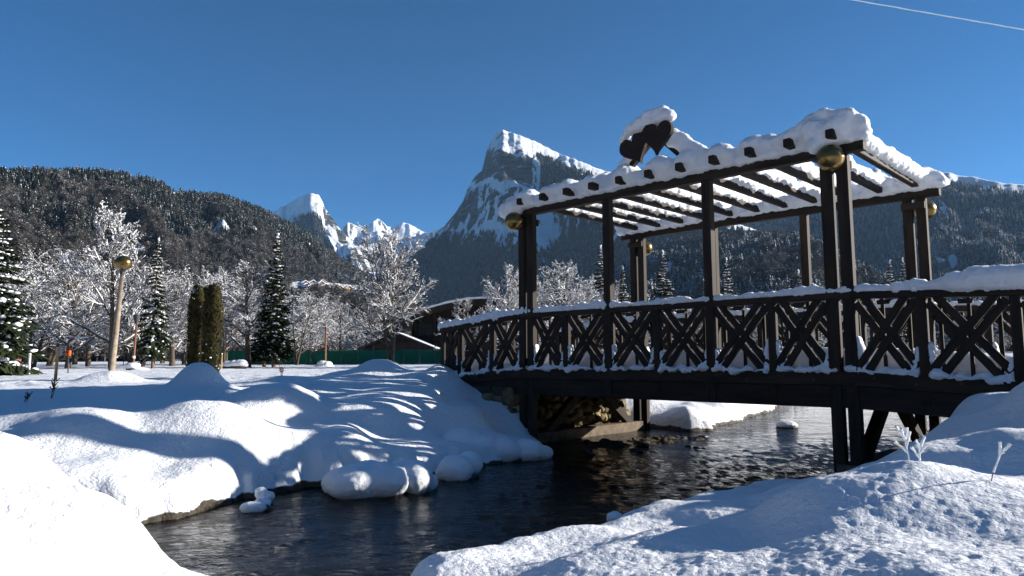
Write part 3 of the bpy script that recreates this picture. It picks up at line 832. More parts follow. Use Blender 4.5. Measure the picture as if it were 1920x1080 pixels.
def decid(seed, H, spread, stems=1, clear=0.22, nl1=13, nl2=8, nl3=6, nl4=3, snow=1.0, up=0.35, clump=1.0):
    g = random.Random(seed)
    S = []   # p0,p1,r0,r1,level
    tips = []
    r0 = H * 0.021 / math.sqrt(stems)
    def grow(p, d, L, r, lev, npc):
        pts = [p]; dirs = [d]
        for i in range(npc):
            w = (0.05, 0.14, 0.2, 0.25, 0.3)[lev]
            d = Vector((d.x + g.uniform(-w, w), d.y + g.uniform(-w, w), d.z + g.uniform(-w, w) + (0.06 * up if lev else 0.02))).normalized()
            q = p + d * (L / npc)
            ra = r * (1 - 0.78 * i / npc); rb = r * (1 - 0.78 * (i + 1) / npc)
            S.append((p[:], q[:], ra, rb, lev))
            p = q; pts.append(p); dirs.append(d)
        return pts, dirs
    def at(pts, t):
        x = t * (len(pts) - 1); i = min(int(x), len(pts) - 2); return pts[i].lerp(pts[i + 1], x - i), i
    def child(d, ang, phi):
        a = d.orthogonal().normalized(); b_ = d.cross(a)
        return (d * math.cos(ang) + (a * math.cos(phi) + b_ * math.sin(phi)) * math.sin(ang)).normalized()
    for st in range(stems):
        base = Vector((g.uniform(-.12, .12), g.uniform(-.12, .12), -0.1)) if stems > 1 else Vector((0, 0, -0.1))
        d0 = Vector((g.uniform(-.2, .2), g.uniform(-.2, .2), 1)).normalized() if stems > 1 else Vector((g.uniform(-.04, .04), g.uniform(-.04, .04), 1)).normalized()
        tp, td = grow(base, d0, H * g.uniform(.85, 1.0), r0, 0, 9)
        n1 = max(5, int(nl1 / stems + 2))
        for k in range(n1):
            t = clear + (0.97 - clear) * (k + g.random() * .8) / n1
            p, i = at(tp, t)
            ang = R(g.uniform(38, 62)) * (1.1 - 0.45 * t); phi = k * 2.4 + g.uniform(-.4, .4)
            L1 = spread * 0.5 * (1.15 - 0.72 * max(0, (t - clear) / (1 - clear)) ** 1.3) * g.uniform(.8, 1.1)
            d1 = child(td[i], ang, phi)
            p1, e1 = grow(p, d1, L1, r0 * (1 - .75 * t) * 0.6, 1, 5)
            for k2 in range(nl2):
                t2 = 0.2 + 0.8 * (k2 + g.random() * .8) / nl2
                q, i2 = at(p1, min(1, t2))
                d2 = child(e1[i2], R(g.uniform(30, 60)), g.uniform(0, 6.28)); d2.z += 0.2 * up; d2.normalize()
                L2 = L1 * 0.48 * (1.15 - .6 * t2) * g.uniform(.7, 1.1)
                p2, e2 = grow(q, d2, L2, H * .0042 * (1.1 - .5 * t2), 2, 3)
                for k3 in range(nl3):
                    t3 = .2 + .8 * (k3 + g.random() * .8) / nl3
                    s_, i3 = at(p2, min(1, t3))
                    d3 = child(e2[i3], R(g.uniform(25, 60)), g.uniform(0, 6.28)); d3.z += 0.15 * up; d3.normalize()
                    L3 = L2 * .5 * g.uniform(.6, 1.1)
                    p3, e3 = grow(s_, d3, L3, H * .0019, 3, 2)
                    tips.append(p3[-1][:])
                    for k4 in range(nl4):
                        w_, i4 = at(p3, g.uniform(.3, 1))
                        d4 = child(e3[i4], R(g.uniform(25, 60)), g.uniform(0, 6.28))
                        p4, e4 = grow(w_, d4, L3 * .55 * g.uniform(.6, 1.1), H * .0013, 4, 1)
                        tips.append(p4[-1][:])
    P0 = np.array([s[0] for s in S]); P1 = np.array([s[1] for s in S]); A = np.array([s[2] for s in S]); B_ = np.array([s[3] for s in S]); lv = np.array([s[4] for s in S])
    A = np.maximum(A, H * .0009); B_ = np.maximum(B_, H * .0007)
    t_ = lv <= 0; c1 = (lv == 1) | (lv == 2); c2 = lv >= 3
    trunk = np_mesh('trunk', *[q for q in tubes(P0[t_], P1[t_], A[t_], B_[t_], 8)], True)
    v1 = tubes(P0[c1], P1[c1], A[c1], B_[c1], 4); v2 = tubes(P0[c2], P1[c2], A[c2], B_[c2], 3)
    V, F = cat_geo([v1, v2]); crown = np_mesh('crown', V, F, False)
    rng = np.random.default_rng(seed)
    d = P1 - P0; d = d / np.maximum(np.linalg.norm(d, axis=1, keepdims=True), 1e-9)
    hor = np.sqrt(np.clip(1 - d[:, 2] ** 2, 0, 1))
    keep = (rng.random(len(S)) < np.where(lv >= 4, .30, .80) * np.clip(hor * 1.5, 0, 1)) & (lv >= 1)
    rs_ = H * (.0009 + .0012 * rng.random(len(S))) * snow * np.where(lv == 1, 2.5, np.where(lv == 2, 1.7, 1.0))
    off = (np.maximum(A, B_) * .6 + rs_ * .75)[:, None] * np.array([[0, 0, 1.0]])
    a1 = tubes((P0 + off)[keep], (P1 + off)[keep], rs_[keep], (rs_ * .8)[keep], 4)
    tips = np.array(tips); kt = rng.random(len(tips)) < 0.05 * clump
    tr = H * (.0022 + .0045 * rng.random(kt.sum()) ** 2) * snow
    a2 = lumps_geo(tips[kt] + np.array([0, 0, H * .002]), np.stack([tr * 1.25, tr * 1.25, tr * .8], -1), ICO1, seed)
    V, F = cat_geo([a1, a2]); sn = np_mesh('branch_snow', V, F, False)
    trunk.materials.append(M['bark']); crown.materials.append(M['bark']); sn.materials.append(M['snow_tree'])
    return dict(trunk=trunk, crown=crown, branch_snow=sn, H=H)

def conifer(seed, H, base_w, clear=0.08, whorl=34, nb=9, snow=1.0, droop=0.35, dense=1.0, snow_top=0.0, mat='needles'):
    g = random.Random(seed)
    P0, P1, R0, R1 = [], [], [], []
    n = 8
    for i in range(n):
        P0.append((0, 0, H * i / n - (.1 if i == 0 else 0))); P1.append((0, 0, H * (i + 1) / n)); R0.append(H * .014 * (1 - i / n) + .01); R1.append(H * .014 * (1 - (i + 1) / n) + .008)
    trunk = np_mesh('trunk', *tubes(P0, P1, R0, R1, 8), True); trunk.materials.append(M['bark_pale'])
    V = []; F = []
    SP = []; SR = []
    def spray(p, d, L, w):
        side = Vector((-d.y, d.x, 0)); 
        if side.length < 1e-3: side = Vector((1, 0, 0))
        side.normalize(); side = (side + Vector((0, 0, g.uniform(-.5, .5)))).normalized()
        o = len(V)
        m_ = p + d * L * .45
        V.extend([p[:], (m_ + side * w)[:], (p + d * L)[:], (m_ - side * w)[:]])
        F.append((o, o + 1, o + 2, o + 3))
    for k in range(whorl):
        t = (k + g.random() * .5) / whorl
        z = H * (clear + (0.985 - clear) * t)
        Lb = base_w * .5 * ((1 - t) ** 0.85 + 0.035) * (0.65 + .35 * min(1, (t + .02) * 9))
        for j in range(max(4, int(nb * (1 - .45 * t)))):
            phi = g.uniform(0, 6.28); L = Lb * g.uniform(.7, 1.12)
            out = Vector((math.cos(phi), math.sin(phi), 0))
            p = Vector((0, 0, z + g.uniform(-.02, .02) * H * .3))
            nseg = 5; sl = droop * (1.1 - t) - .22 + g.uniform(-.12, .12)
            lx = L / nseg
            for s_ in range(nseg):
                u = s_ / nseg
                d = (out + Vector((0, 0, -sl - .5 * droop * u + (0.25 if s_ == nseg - 1 else 0)))).normalized()
                q = p + d * lx
                m = max(2, int((3 + 2 * u) * dense))
                for _ in range(m):
                    tt = g.random(); pp = p.lerp(q, tt)
                    yaw = g.choice((-1, 1)) * g.uniform(.3, 1.1)
                    dd = Vector((d.x * math.cos(yaw) - d.y * math.sin(yaw), d.x * math.sin(yaw) + d.y * math.cos(yaw), d.z - g.uniform(.05, .55))).normalized()
                    spray(pp, dd, L * g.uniform(.18, .38) + .01 * H, L * .045 + H * .0026)
                if s_ > 0 and g.random() < .62 * snow * (1 + snow_top * t):
                    k_ = g.uniform(.5, 1.15)
                    SP.append((p.lerp(q, .5) + Vector((0, 0, H * .005)))[:])
                    rad = (L * .06 + H * .0034) * k_ * g.choice((.5, .8, 1.3))
                    SR.append((rad * 1.15, rad * 1.15, rad * .55))
                p = q
    for _ in range(3):
        SP.append((g.uniform(-.01, .01) * H, 0, H * g.uniform(.95, 1.0))); SR.append((H * .009, H * .009, H * .012))
    crown = np_mesh('crown', np.array(V), np.array(F)); crown.materials.append(M[mat])
    v, f = lumps_geo(SP, SR, ICO1, seed, .35)
    sn = np_mesh('branch_snow', v, f, False); sn.materials.append(M['snow_tree'])
    return dict(trunk=trunk, crown=crown, branch_snow=sn, H=H)

def plant_tree(name, proto, px, Y, top, label, group, width=1.0, rz=None, base=None, z0=None):
    x, zt = bearing(px, Y, top)
    zb = gz(x, Y) if z0 is None else z0
    s = (zt - zb) / proto['H']
    e = empty(name, (x, Y, zb), rr.uniform(0, 6.28) if rz is None else rz)
    e.scale = (s * width, s * width, s)
    tag(e, label, 'tree', group)
    for part in ('trunk', 'crown', 'branch_snow'):
        pc = link(part, proto[part], None, e)
        if part == 'branch_snow': pc['kind'] = 'stuff'
    return e

DA = decid(21, 8.0, 6.4, 1, .14, 16, 9, 7, 4, 1.3, .5, 1.3)
DB = decid(34, 8.0, 6.2, 3, .16, 22, 8, 7, 4, 0.95, .55, 0.8)
DC = decid(55, 8.0, 5.6, 1, .16, 13, 8, 7, 4, 1.0, .45, 1.0)
DD = decid(78, 8.0, 7.0, 2, .10, 16, 8, 7, 4, 1.1, .25, 1.0)
SA = conifer(5, 8.0, 4.4, .04, 36, 12, 1.7, .5, 1.7)
SB = conifer(6, 8.0, 2.3, .09, 46, 11, 0.7, .42, 1.9, .8)
SC = conifer(8, 8.0, 2.6, .12, 34, 9, 0.9, .6, 1.4, .3)
SDk = conifer(9, 8.0, 3.2, .05, 34, 10, 1.3, .45, 1.5)

gN = 'snowy conifers in the park'
plant_tree('spruce_tree', SA, -14, 24, 356, 'large dark spruce with snowy branches cut by the left edge', gN, 1.05)
plant_tree('spruce_tree', SB, 520, 42, 434, 'tall narrow dark spruce with snow tufts between bare trees', gN, 0.95)
plant_tree('spruce_tree', SB, 500, 46, 520, 'short dark spruce tucked behind the tall narrow one', gN, 1.3)
plant_tree('spruce_tree', SC, 297, 38, 446, 'slim drooping conifer right of the tilted lamp post', gN, 0.85)
plant_tree('spruce_tree', SDk, 1243, 45, 470, 'snow-covered spruce framed between the bridge posts at centre', gN, 0.9)
plant_tree('spruce_tree', SC, 1126, 48, 460, 'tall pale frosted conifer beside the second pergola post', gN, 0.9)
plant_tree('spruce_tree', SB, 1168, 48, 496, 'thin dark conifer just left of the far pergola post pair', gN, 0.8)
plant_tree('spruce_tree', SDk, 1362, 46, 484, 'snowy spruce half hidden behind the third pergola post', gN, 0.75)
plant_tree('spruce_tree', SDk, 1497, 50, 506, 'snowy spruce behind the far single pergola post', gN, 0.95)
plant_tree('spruce_tree', SDk, 1668, 46, 488, 'left of two dark spruces beside the rightmost post pair', gN, 0.85)
plant_tree('spruce_tree', SDk, 1692, 47, 484, 'right of two dark spruces beside the rightmost post pair', gN, 0.8)
gD = 'bare snow-laden trees in the park'
plant_tree('bare_tree', DA, 222, 38, 412, 'tallest snow-laden bare tree right behind the lamp post', gD, 0.88)
plant_tree('bare_tree', DB, 738, 44, 440, 'large multi-stemmed bare tree left of the curved-roof building', gD, 1.05)
plant_tree('bare_tree', DC, 640, 62, 560, 'small dark bare tree left of the large multi-stemmed one', gD, 1.3)
plant_tree('bare_tree', DC, 138, 40, 492, 'bare snowy tree with slim trunk above the orange sign', gD, 1.3)
plant_tree('bare_tree', DD, 72, 42, 490, 'spreading snowy bare tree beside the left-edge spruce', gD, 1.1)
plant_tree('bare_tree', DD, 948, 40, 490, 'wide snowy bare tree above the left end of the bridge railing', gD, 0.82)
plant_tree('bare_tree', DA, 1045, 44, 500, 'low snowy bare tree seen between the first two pergola posts', gD, 1.25)
plant_tree('bare_tree', DC, 473, 43, 478, 'thin dark-trunked bare tree left of the tall narrow spruce', gD, 1.2)
plant_tree('bare_tree', DD, 430, 50, 500, 'snow-clad bare tree just right of the clipped columns', gD, 1.0)
rows = [(175, 52, 500), (105, 56, 470), (35, 58, 480), (255, 56, 480), (330, 52, 500), (350, 60, 530), (400, 62, 520), (450, 64, 530), (560, 58, 535), (585, 66, 545), (610, 72, 560), (30, 46, 520), (-40, 52, 470), (275, 48, 510),
        (545, 70, 540), (680, 80, 580), (870, 62, 545), (985, 58, 520), (1085, 60, 520), (1130, 64, 530), (1180, 60, 535), (1290, 70, 560), (1420, 75, 565), (1550, 70, 560), (1640, 66, 560), (1800, 70, 560), (1900, 70, 555), (500, 75, 540), (380, 75, 545), (150, 75, 500), (60, 80, 500), (220, 80, 510), (310, 85, 520), (640, 95, 590), (700, 100, 600)]
protos = [DA, DC, DD, DB]
_so = sorted(range(len(rows)), key=lambda q: rows[q][0]); ROW_ORD = {q: ORD[n] for n, q in enumerate(_so)}
for i, (px, Y, top) in enumerate(rows):
    plant_tree('bare_tree', protos[(i * 7 + i // 3) % 4], px, Y, top + 6, ROW_ORD[i] + ' snow-laden bare tree from the left in the background rows of the park', 'background rows of snowy bare trees', rr.uniform(1.1, 1.5))

# three clipped thuja columns
def thuja(seed, H, r):
    g = random.Random(seed); V = []; F = []
    n = 5200
    for k in range(n):
        t = g.random() ** 0.95; phi = g.uniform(0, 6.28)
        rad = r * min(1, (0.82 + .3 * t) if t < .6 else 1.0 * math.sqrt(max(0.02, 1 - ((t - .6) / .42) ** 2.2)))
        rad *= 1 + .10 * math.sin(phi * 3 + t * 9) + g.uniform(-.16, .10)
        p = Vector((rad * math.cos(phi), rad * math.sin(phi), H * t))
        d = Vector((math.cos(phi) * .5 + g.uniform(-.4, .4), math.sin(phi) * .5 + g.uniform(-.4, .4), 1)).normalized()
        s_ = Vector((-math.sin(phi), math.cos(phi), g.uniform(-.3, .3))).normalized()
        L = H * g.uniform(.022, .06); w = L * .22; o = len(V)
        V.extend([p[:], (p + d * L * .5 + s_ * w)[:], (p + d * L)[:], (p + d * L * .5 - s_ * w)[:]]); F.append((o, o + 1, o + 2, o + 3))
    crown = np_mesh('crown', np.array(V), np.array(F)); crown.materials.append(M['needles_gold'])
    core = []
    for i in range(8):
        t = (i + .5) / 8
        rad = r * .86 * min(1, (0.82 + .3 * t) if t < .6 else math.sqrt(max(0.05, 1 - ((t - .6) / .42) ** 2.2)))
        core.append((0, 0, H * t, rad, rad, H * .12))
    v, f = lumps_geo([c[:3] for c in core], [c[3:] for c in core], ICO2, seed, .05)
    inner = np_mesh('inner_foliage', v, f, True); inner.materials.append(M['needles'])
    return crown, inner
def place_thuja(px, Y, top, r, seed, label, cap):
    x, zt = bearing(px, Y, top); zb = gz(x, Y); H = zt - zb
    e = empty('thuja_column', (x, Y, zb - .03), rr.uniform(0, 6)); tag(e, label, 'tree', 'clipped thuja columns')
    c_, i_ = thuja(seed, H, r)
    link('crown', c_, None, e); link('inner_foliage', i_, None, e)
    sp_ = []; sr_ = []
    for _ in range(46):
        a = rr.uniform(0, 6.28); t = rr.random() ** 1.4; q = rr.uniform(.012, .035)
        sp_.append((r * 1.02 * math.cos(a), r * 1.02 * math.sin(a), H * .9 * t)); sr_.append((q, q, q * .6))
    v, f = lumps_geo(sp_, sr_, ICO1, seed, .3); tf = link('foliage_snow', np_mesh('foliage_snow', v, f), M['snow_tree'], e); tf['kind'] = 'stuff'
    if cap:
        link('snow_cap', blob_mesh('thuja_cap', [(0, 0, H - .03, r * .7, r * .7, .09), (.03, .02, H + .03, r * .5, r * .5, .07), (-.05, 0, H - .1, r * .5, r * .6, .09)], .02, .01, 9, 3), M['snow_cap'], e)
place_thuja(371, 17.6, 540, .17, 1, 'left dark clipped thuja column capped with snow', True)
place_thuja(386, 18.0, 543, .14, 2, 'middle clipped thuja column wedged between its two neighbours', False)
place_thuja(401, 17.3, 538, .20, 3, 'right golden green clipped thuja column lit by the sun', False)
# ------------------------------------------------------------------ lamp, signs, posts
def wp(px, py, Y):
    x, z = bearing(px, Y, py); return Vector((x, Y, z))
def tube_part(name, pts, radii, mat, parent, n=10):
    P = np.array([p[:] for p in pts]); Rr = np.array(radii, float)
    v, f = tubes(P[:-1], P[1:], Rr[:-1], Rr[1:], n)
    # end caps
    m_ = len(P) - 1
    v = np.concatenate([v, P[:1], P[-1:]]); nb = len(v)
    c0 = [(j, nb - 2, i) for i, j in ((i, (i + 1) % n) for i in range(n))]
    o = (m_ - 1) * 2 * n + n
    c1 = [(o + i, nb - 1, o + (i + 1) % n) for i in range(n)]
    return link(name, np_mesh(name, v, [f, np.array(c0 + c1)], True), mat, parent)
M['yellow'] = mat_wood('yellow_stake', (0.30, 0.19, 0.07), (0.48, 0.33, 0.14), 9.0)
M['sign_grey'] = mat_simple('grey_sign_plate', (0.34, 0.37, 0.40), 0.6)
M['orange'] = mat_simple('orange_plastic', (0.75, 0.11, 0.02), 0.5, c2=(0.62, 0.09, 0.02), scale=9.0)
M['white_paint'] = mat_simple('white_paint', (0.78, 0.79, 0.8), 0.6)
M['redbrown'] = mat_wood('red_brown_pole', (0.14, 0.06, 0.035), (0.27, 0.13, 0.075), 8.0)
M['steel'] = mat_simple('dark_steel', (0.035, 0.045, 0.045), 0.6)
M['green_net'] = mat_simple('green_windscreen', (0.010, 0.12, 0.085), 0.85, c2=(0.02, 0.20, 0.14), scale=0.7)
_t = M['green_net'].node_tree; _tr = N(_t, 'ShaderNodeBsdfTranslucent'); _tr.inputs[0].default_value = (0.03, 0.34, 0.24, 1); _mx = N(_t, 'ShaderNodeMixShader'); _mx.inputs[0].default_value = 0.5
_t.links.new(_t.nodes['Principled BSDF'].outputs[0], _mx.inputs[1]); _t.links.new(_tr.outputs[0], _mx.inputs[2]); _t.links.new(_mx.outputs[0], _t.nodes['Material Output'].inputs[0])
M['brick'] = mat_simple('red_brown_shed', (0.16, 0.055, 0.035), 0.85, c2=(0.24, 0.09, 0.06), scale=4.0)

LY = 14.6
base = wp(208, 712, LY); base.z = gz(base.x, LY) - 0.1
top = wp(229, 514, LY)
lamp = empty('street_lamp', base)
tag(lamp, 'leaning wooden lamp post with a round brass globe on the snowy field', 'lamp post')
d = top - base
tube_part('post', [Vector((0, 0, 0)), d * .5, d], [.066, .058, .044], M['pole'], lamp, 8)
tube_part('collar', [d - Vector((0, 0, .02)), d + Vector((.004, 0, .05)), d + Vector((.01, 0, .10))], [.045, .05, .075], M['steel'], lamp, 14)
gl = link('globe', globe_mesh(0.172), M['brass'], lamp); gl.location = d + Vector((.016, 0, .235)); gl.scale = (1, 1, .9)

SY = 17.0
p0 = wp(104, 704, SY); p0.z = gz(p0.x, SY) - .1; p1 = wp(109, 651, SY)
s = empty('park_sign', p0); tag(s, 'yellow wooden stake carrying a small grey plate at the left of the field', 'sign')
tube_part('stake', [Vector(), p1 - p0], [.035, .032], M['yellow'], s, 6)
bm = bmesh.new(); bmesh.ops.create_cube(bm, size=1.0, matrix=Matrix.Diagonal((.15, .012, .22, 1))); bmesh.ops.bevel(bm, geom=bm.edges[:], offset=.004, segments=1, affect='EDGES')
me = bpy.data.meshes.new('plate'); bm.to_mesh(me); bm.free()
pl_ = link('plate', me, M['sign_grey'], s); pl_.location = (p1 - p0) + Vector((-.0, .045, -.10)); pl_.rotation_euler = (0, 0, .25)
OY = 26.0
p0 = wp(128, 694, OY); p0.z = gz(p0.x, OY) - .1; p1 = wp(128, 662, OY)
s = empty('orange_box', p0); tag(s, 'small bright orange box on a thin post in the snow', 'box')
tube_part('post', [Vector(), (p1 - p0)], [.02, .02], M['steel'], s, 6)
bm = bmesh.new(); bmesh.ops.create_cube(bm, size=1.0, matrix=Matrix.Translation((p1 - p0)) @ Matrix.Diagonal((.17, .12, .20, 1))); bmesh.ops.bevel(bm, geom=bm.edges[:], offset=.02, segments=2, affect='EDGES')
me = bpy.data.meshes.new('box'); bm.to_mesh(me); bm.free(); link('box', me, M['orange'], s)
bm = bmesh.new(); bmesh.ops.create_cube(bm, size=1.0, matrix=Matrix.Translation((p1 - p0) + Vector((0, -.063, .02))) @ Matrix.Diagonal((.09, .01, .05, 1)))
me = bpy.data.meshes.new('slot'); bm.to_mesh(me); bm.free(); link('slot', me, M['steel'], s)
WY_ = 24.0
p0 = wp(54, 694, WY_); p0.z = gz(p0.x, WY_) - .1; p1 = wp(56, 664, WY_)
s = empty('white_post', p0); tag(s, 'slim white marker post beside the left-edge spruce', 'post')
tube_part('shaft', [Vector(), p1 - p0], [.045, .042], M['white_paint'], s, 10)
tube_part('cap', [p1 - p0, p1 - p0 + Vector((0, 0, .03))], [.05, .03], M['snow_tree'], s, 10)
def pole(px0, py0, px1, py1, Y, r, label, mat='redbrown', lantern=False):
    p0 = wp(px0, py0, Y); p0.z = gz(p0.x, Y) - .1; p1 = wp(px1, py1, Y)
    s = empty('wooden_pole', p0); tag(s, label, 'pole')
    tube_part('shaft', [Vector(), p1 - p0], [r, r * .9], M[mat], s, 8)
    if lantern:
        tube_part('lantern', [p1 - p0, p1 - p0 + Vector((0, 0, .12)), p1 - p0 + Vector((0, 0, .35)), p1 - p0 + Vector((0, 0, .45))], [.06, .12, .15, .06], M['steel'], s, 8)
        q = (p1 - p0) * .28
        tube_part('tag_band', [q, q + Vector((0, 0, .12))], [r * 1.25, r * 1.25], M['white_paint'], s, 8)
    else:
        tube_part('cap', [p1 - p0, p1 - p0 + Vector((0, 0, .05))], [r * 1.05, r * .6], M['snow_tree'], s, 8)
pole(249, 688, 256, 606, 33, .055, 'reddish wooden pole with a dark lantern head right of the lamp post', lantern=True)
pole(610, 680, 611, 612, 50, .07, 'reddish wooden pole standing before the green tennis fence')
pole(415, 688, 416, 664, 36, .045, 'short yellowish stake just right of the clipped columns', mat='yellow')
# heaps of snow on low things
def heap(name, label, cat, px, py, Y, lumps, under='bark', vox=.03):
    x, z = bearing(px, Y, py); zb = gz(x, Y)
    e = empty(name, (x, Y, zb)); tag(e, label, cat)
    link('snow_cap', blob_mesh(name + '_snow', lumps, vox, .02, 5.0, 4), M['snow_cap'], e)
    bl = [(l[0], l[1], l[2] * .35, l[3] * .85, l[4] * .85, l[5] * .7) for l in lumps]
    link('underside', blob_mesh(name + '_base', bl, vox * 1.4, .05, 5.0, 1), M[under], e)
heap('snowy_hedge', 'low snow-buried hedge left of the tall narrow spruce', 'hedge', 440, 685, 37, [(-.35, 0, .22, .35, .3, .2), (0, 0, .26, .35, .3, .2), (.3, 0, .27, .38, .3, .22), (.5, 0, .2, .2, .2, .14)])
heap('snowy_bench_block', 'snow-topped block at the foot of the pole before the fence', 'block', 608, 682, 49, [(-.1, 0, .16, .42, .4, .22), (.2, 0, .14, .36, .4, .2), (0, 0, 0, .7, .5, .14)])
heap('snowy_tree_stump', 'squat snow-capped planter at the foot of the lantern pole', 'planter', 249, 690, 32, [(0, 0, .22, .34, .34, .12), (0, 0, .12, .3, .3, .14), (.3, .1, 0, .4, .4, .12)])
sh = wp(8, 680, 30)
e = empty('red_shed', (sh.x, 30, gz(sh.x, 30))); tag(e, 'low red-brown shed wall at the left edge under the spruce', 'shed')
bm = bmesh.new(); bmesh.ops.create_cube(bm, size=1.0, matrix=Matrix.Translation((-.8, 0, .15)) @ Matrix.Diagonal((2.2, 1.2, .7, 1))); me = bpy.data.meshes.new('wall'); bm.to_mesh(me); bm.free(); link('wall', me, M['brick'], e)
link('roof_snow', blob_mesh('shed_snow', [(-1.6 + .3 * k, 0, .54, .4, .66, .13) for k in range(6)], .04, .02, 4, 3), M['snow_cap'], e)

# ------------------------------------------------------------------ tennis fence
FY = 60.0
fx0, _ = bearing(232, FY); fx1, _ = bearing(845, FY); fx2, _ = bearing(412, FY)
fz = gz(bearing(600, FY)[0], FY)
fence = empty('tennis_fence', (fx0, FY, fz)); tag(fence, 'long wire tennis fence with green windscreen at the far side of the field', 'fence')
npost = 22
for k in range(npost):
    x = (fx1 - fx0) * k / (npost - 1)
    tube_part('post', [Vector((x, 0, -.2)), Vector((x, 0, 1.75))], [.032, .032], M['steel'], fence, 6)
for k in range(npost - 1):
    xa = (fx1 - fx0) * k / (npost - 1) + .035; xb = (fx1 - fx0) * (k + 1) / (npost - 1) - .035
    if xa + fx0 < fx2 - .5: continue
    nx_, nz_ = 14, 5
    gx, gz_ = np.meshgrid(np.linspace(xa, xb, nx_), np.linspace(.0, 1.22 - .06 * rr.random(), nz_), indexing='ij')
    gy = .05 * pnoise(gx * 1.4, gz_ * 2, k * 3.3)
    V = np.concatenate([np.stack([gx, gy - .004, gz_], -1).reshape(-1, 3), np.stack([gx, gy + .004, gz_], -1).reshape(-1, 3)])
    ii = np.arange(nx_ * nz_).reshape(nx_, nz_)
    f = np.stack([ii[:-1, :-1], ii[1:, :-1], ii[1:, 1:], ii[:-1, 1:]], -1).reshape(-1, 4)
    link('windscreen', np_mesh('windscreen', V, np.concatenate([f, f[:, ::-1] + nx_ * nz_]), True), M['green_net'], fence)
P0, P1 = [], []
for k in range(14):
    z = .1 + k * .125
    P0.append((0, -.02, z)); P1.append((fx1 - fx0, -.02, z))
for k in range(int((fx1 - fx0) / .22)):
    P0.append((k * .22, -.02, .0)); P1.append((k * .22, -.02, 1.72))
v, f = tubes(P0, P1, [.006] * len(P0), [.006] * len(P0), 3)
wm = link('wire_mesh', np_mesh('wire_mesh', v, f), M['steel'], fence); wm['kind'] = 'stuff'
for px in (572,):
    x = bearing(px, FY)[0] - fx0
    tube_part('brace', [Vector((x, -.03, 1.6)), Vector((x + 1.0, -.03, 0))], [.035, .035], M['steel'], fence, 6)
    tube_part('brace', [Vector((x, -.03, 1.6)), Vector((x - 1.0, -.03, 0))], [.035, .035], M['steel'], fence, 6)

# ------------------------------------------------------------------ hall with curved roof, low house beside it
M['dark_board'] = mat_wood('dark_brown_boards', (0.006, 0.005, 0.004), (0.026, 0.019, 0.015), 2.0)
M['glass'] = mat_simple('dark_window_glass', (0.015, 0.02, 0.025), 0.08, spec=0.8)
M['render_pale'] = mat_simple('pale_render', (0.42, 0.43, 0.44), 0.8)
HY = 76.0
cx, _ = bearing(905, HY)
hz = 0.8
hall = empty('curved_roof_hall', (cx, HY, hz)); tag(hall, 'dark timber hall with a broad curved snow-edged roof behind the bare tree', 'building')
def prism(name, prof, y0, y1, mat, parent):
    n = len(prof)
    V = [(x, y0, z) for x, z in prof] + [(x, y1, z) for x, z in prof]
    F = [tuple(range(n)), tuple(range(2 * n - 1, n - 1, -1))] + [(i, n + i, n + (i + 1) % n, (i + 1) % n) for i in range(n)]
    me = bpy.data.meshes.new(name); me.from_pydata(V, [], F)
    bm = bmesh.new(); bm.from_mesh(me); bmesh.ops.recalc_face_normals(bm, faces=bm.faces); bm.to_mesh(me); bm.free()
    return link(name, me, mat, parent)
arc = []
for k in range(25):
    x = -9.2 + 18.4 * k / 24
    arc.append((x, 6.75 - 2.35 * (abs(x) / 9.2) ** 1.7))
prism('roof', arc + [(x, z - .55) for x, z in arc[::-1]], -2.0, 16, M['dark_board'], hall)
prism('roof_snow', [(x, z + .003) for x, z in arc] + [(x * .995, z + .22 + .04 * math.sin(x * 3)) for x, z in arc[::-1]], -2.12, 16.1, M['snow_cap'], hall)
wallp = [(x, z - .56) for x, z in arc if abs(x) < 7.8]
prism('wall', [(-7.7, -.3)] + wallp + [(7.7, -.3)], 0, 15, M['dark_board'], hall)
for k in range(8):
    x = -7.2 + k * 14.4 / 7
    ht = 6.75 - 2.35 * (abs(x) / 9.2) ** 1.7 - .56
    bx = beam('post', (x, -.35, -.3), (x, -.35, ht), .28, .28, hall, 'dark_board', (0, 1, 0))
for k in range(7):
    xa = -7.2 + k * 14.4 / 7 + .25; xb = -7.2 + (k + 1) * 14.4 / 7 - .25
    zt = min(4.9, 6.75 - 2.35 * (max(abs(xa), abs(xb)) / 9.2) ** 1.7 - 1.1)
    w_ = prism('window', [(xa, 3.0), (xb, 3.0), (xb, zt), (xa, zt)], -.04, -.003, M['glass'], hall)
    beam('mullion', ((xa + xb) / 2, -.07, 3.0), ((xa + xb) / 2, -.07, zt), .06, .06, w_, 'dark_board', (0, 1, 0))
    for j in range(9):
        beam('siding_board', (xa - .05, -.03, .25 + j * .28), (xb + .05, -.03, .25 + j * .28), .05, .2, hall, 'dark_board')
H2 = 68.0
cx2, _ = bearing(744, H2)
house = empty('low_gabled_house', (cx2, H2, .8)); house.scale = (.85, .85, .85); tag(house, 'low dark gabled house with snowy roof left of the curved-roof hall', 'building')
prism('roof', [(-4.3, 1.75), (0, 3.5), (4.3, 1.75), (4.3, 1.5), (0, 3.22), (-4.3, 1.5)], -1.2, 9, M['dark_board'], house)
prism('roof_snow', [(-4.35, 1.76), (0, 3.51), (4.35, 1.76), (4.3, 1.85), (0, 3.60), (-4.3, 1.85)], -0.3, 9.05, M['snow_cap'], house)
prism('gable_wall', [(-3.7, 1.2), (3.7, 1.2), (3.7, 1.7), (0, 3.2), (-3.7, 1.7)], 0, 8.5, M['dark_board'], house)
prism('lower_wall', [(-3.65, -.3), (3.65, -.3), (3.65, 1.2), (-3.65, 1.2)], .1, 8.4, M['render_pale'], house)
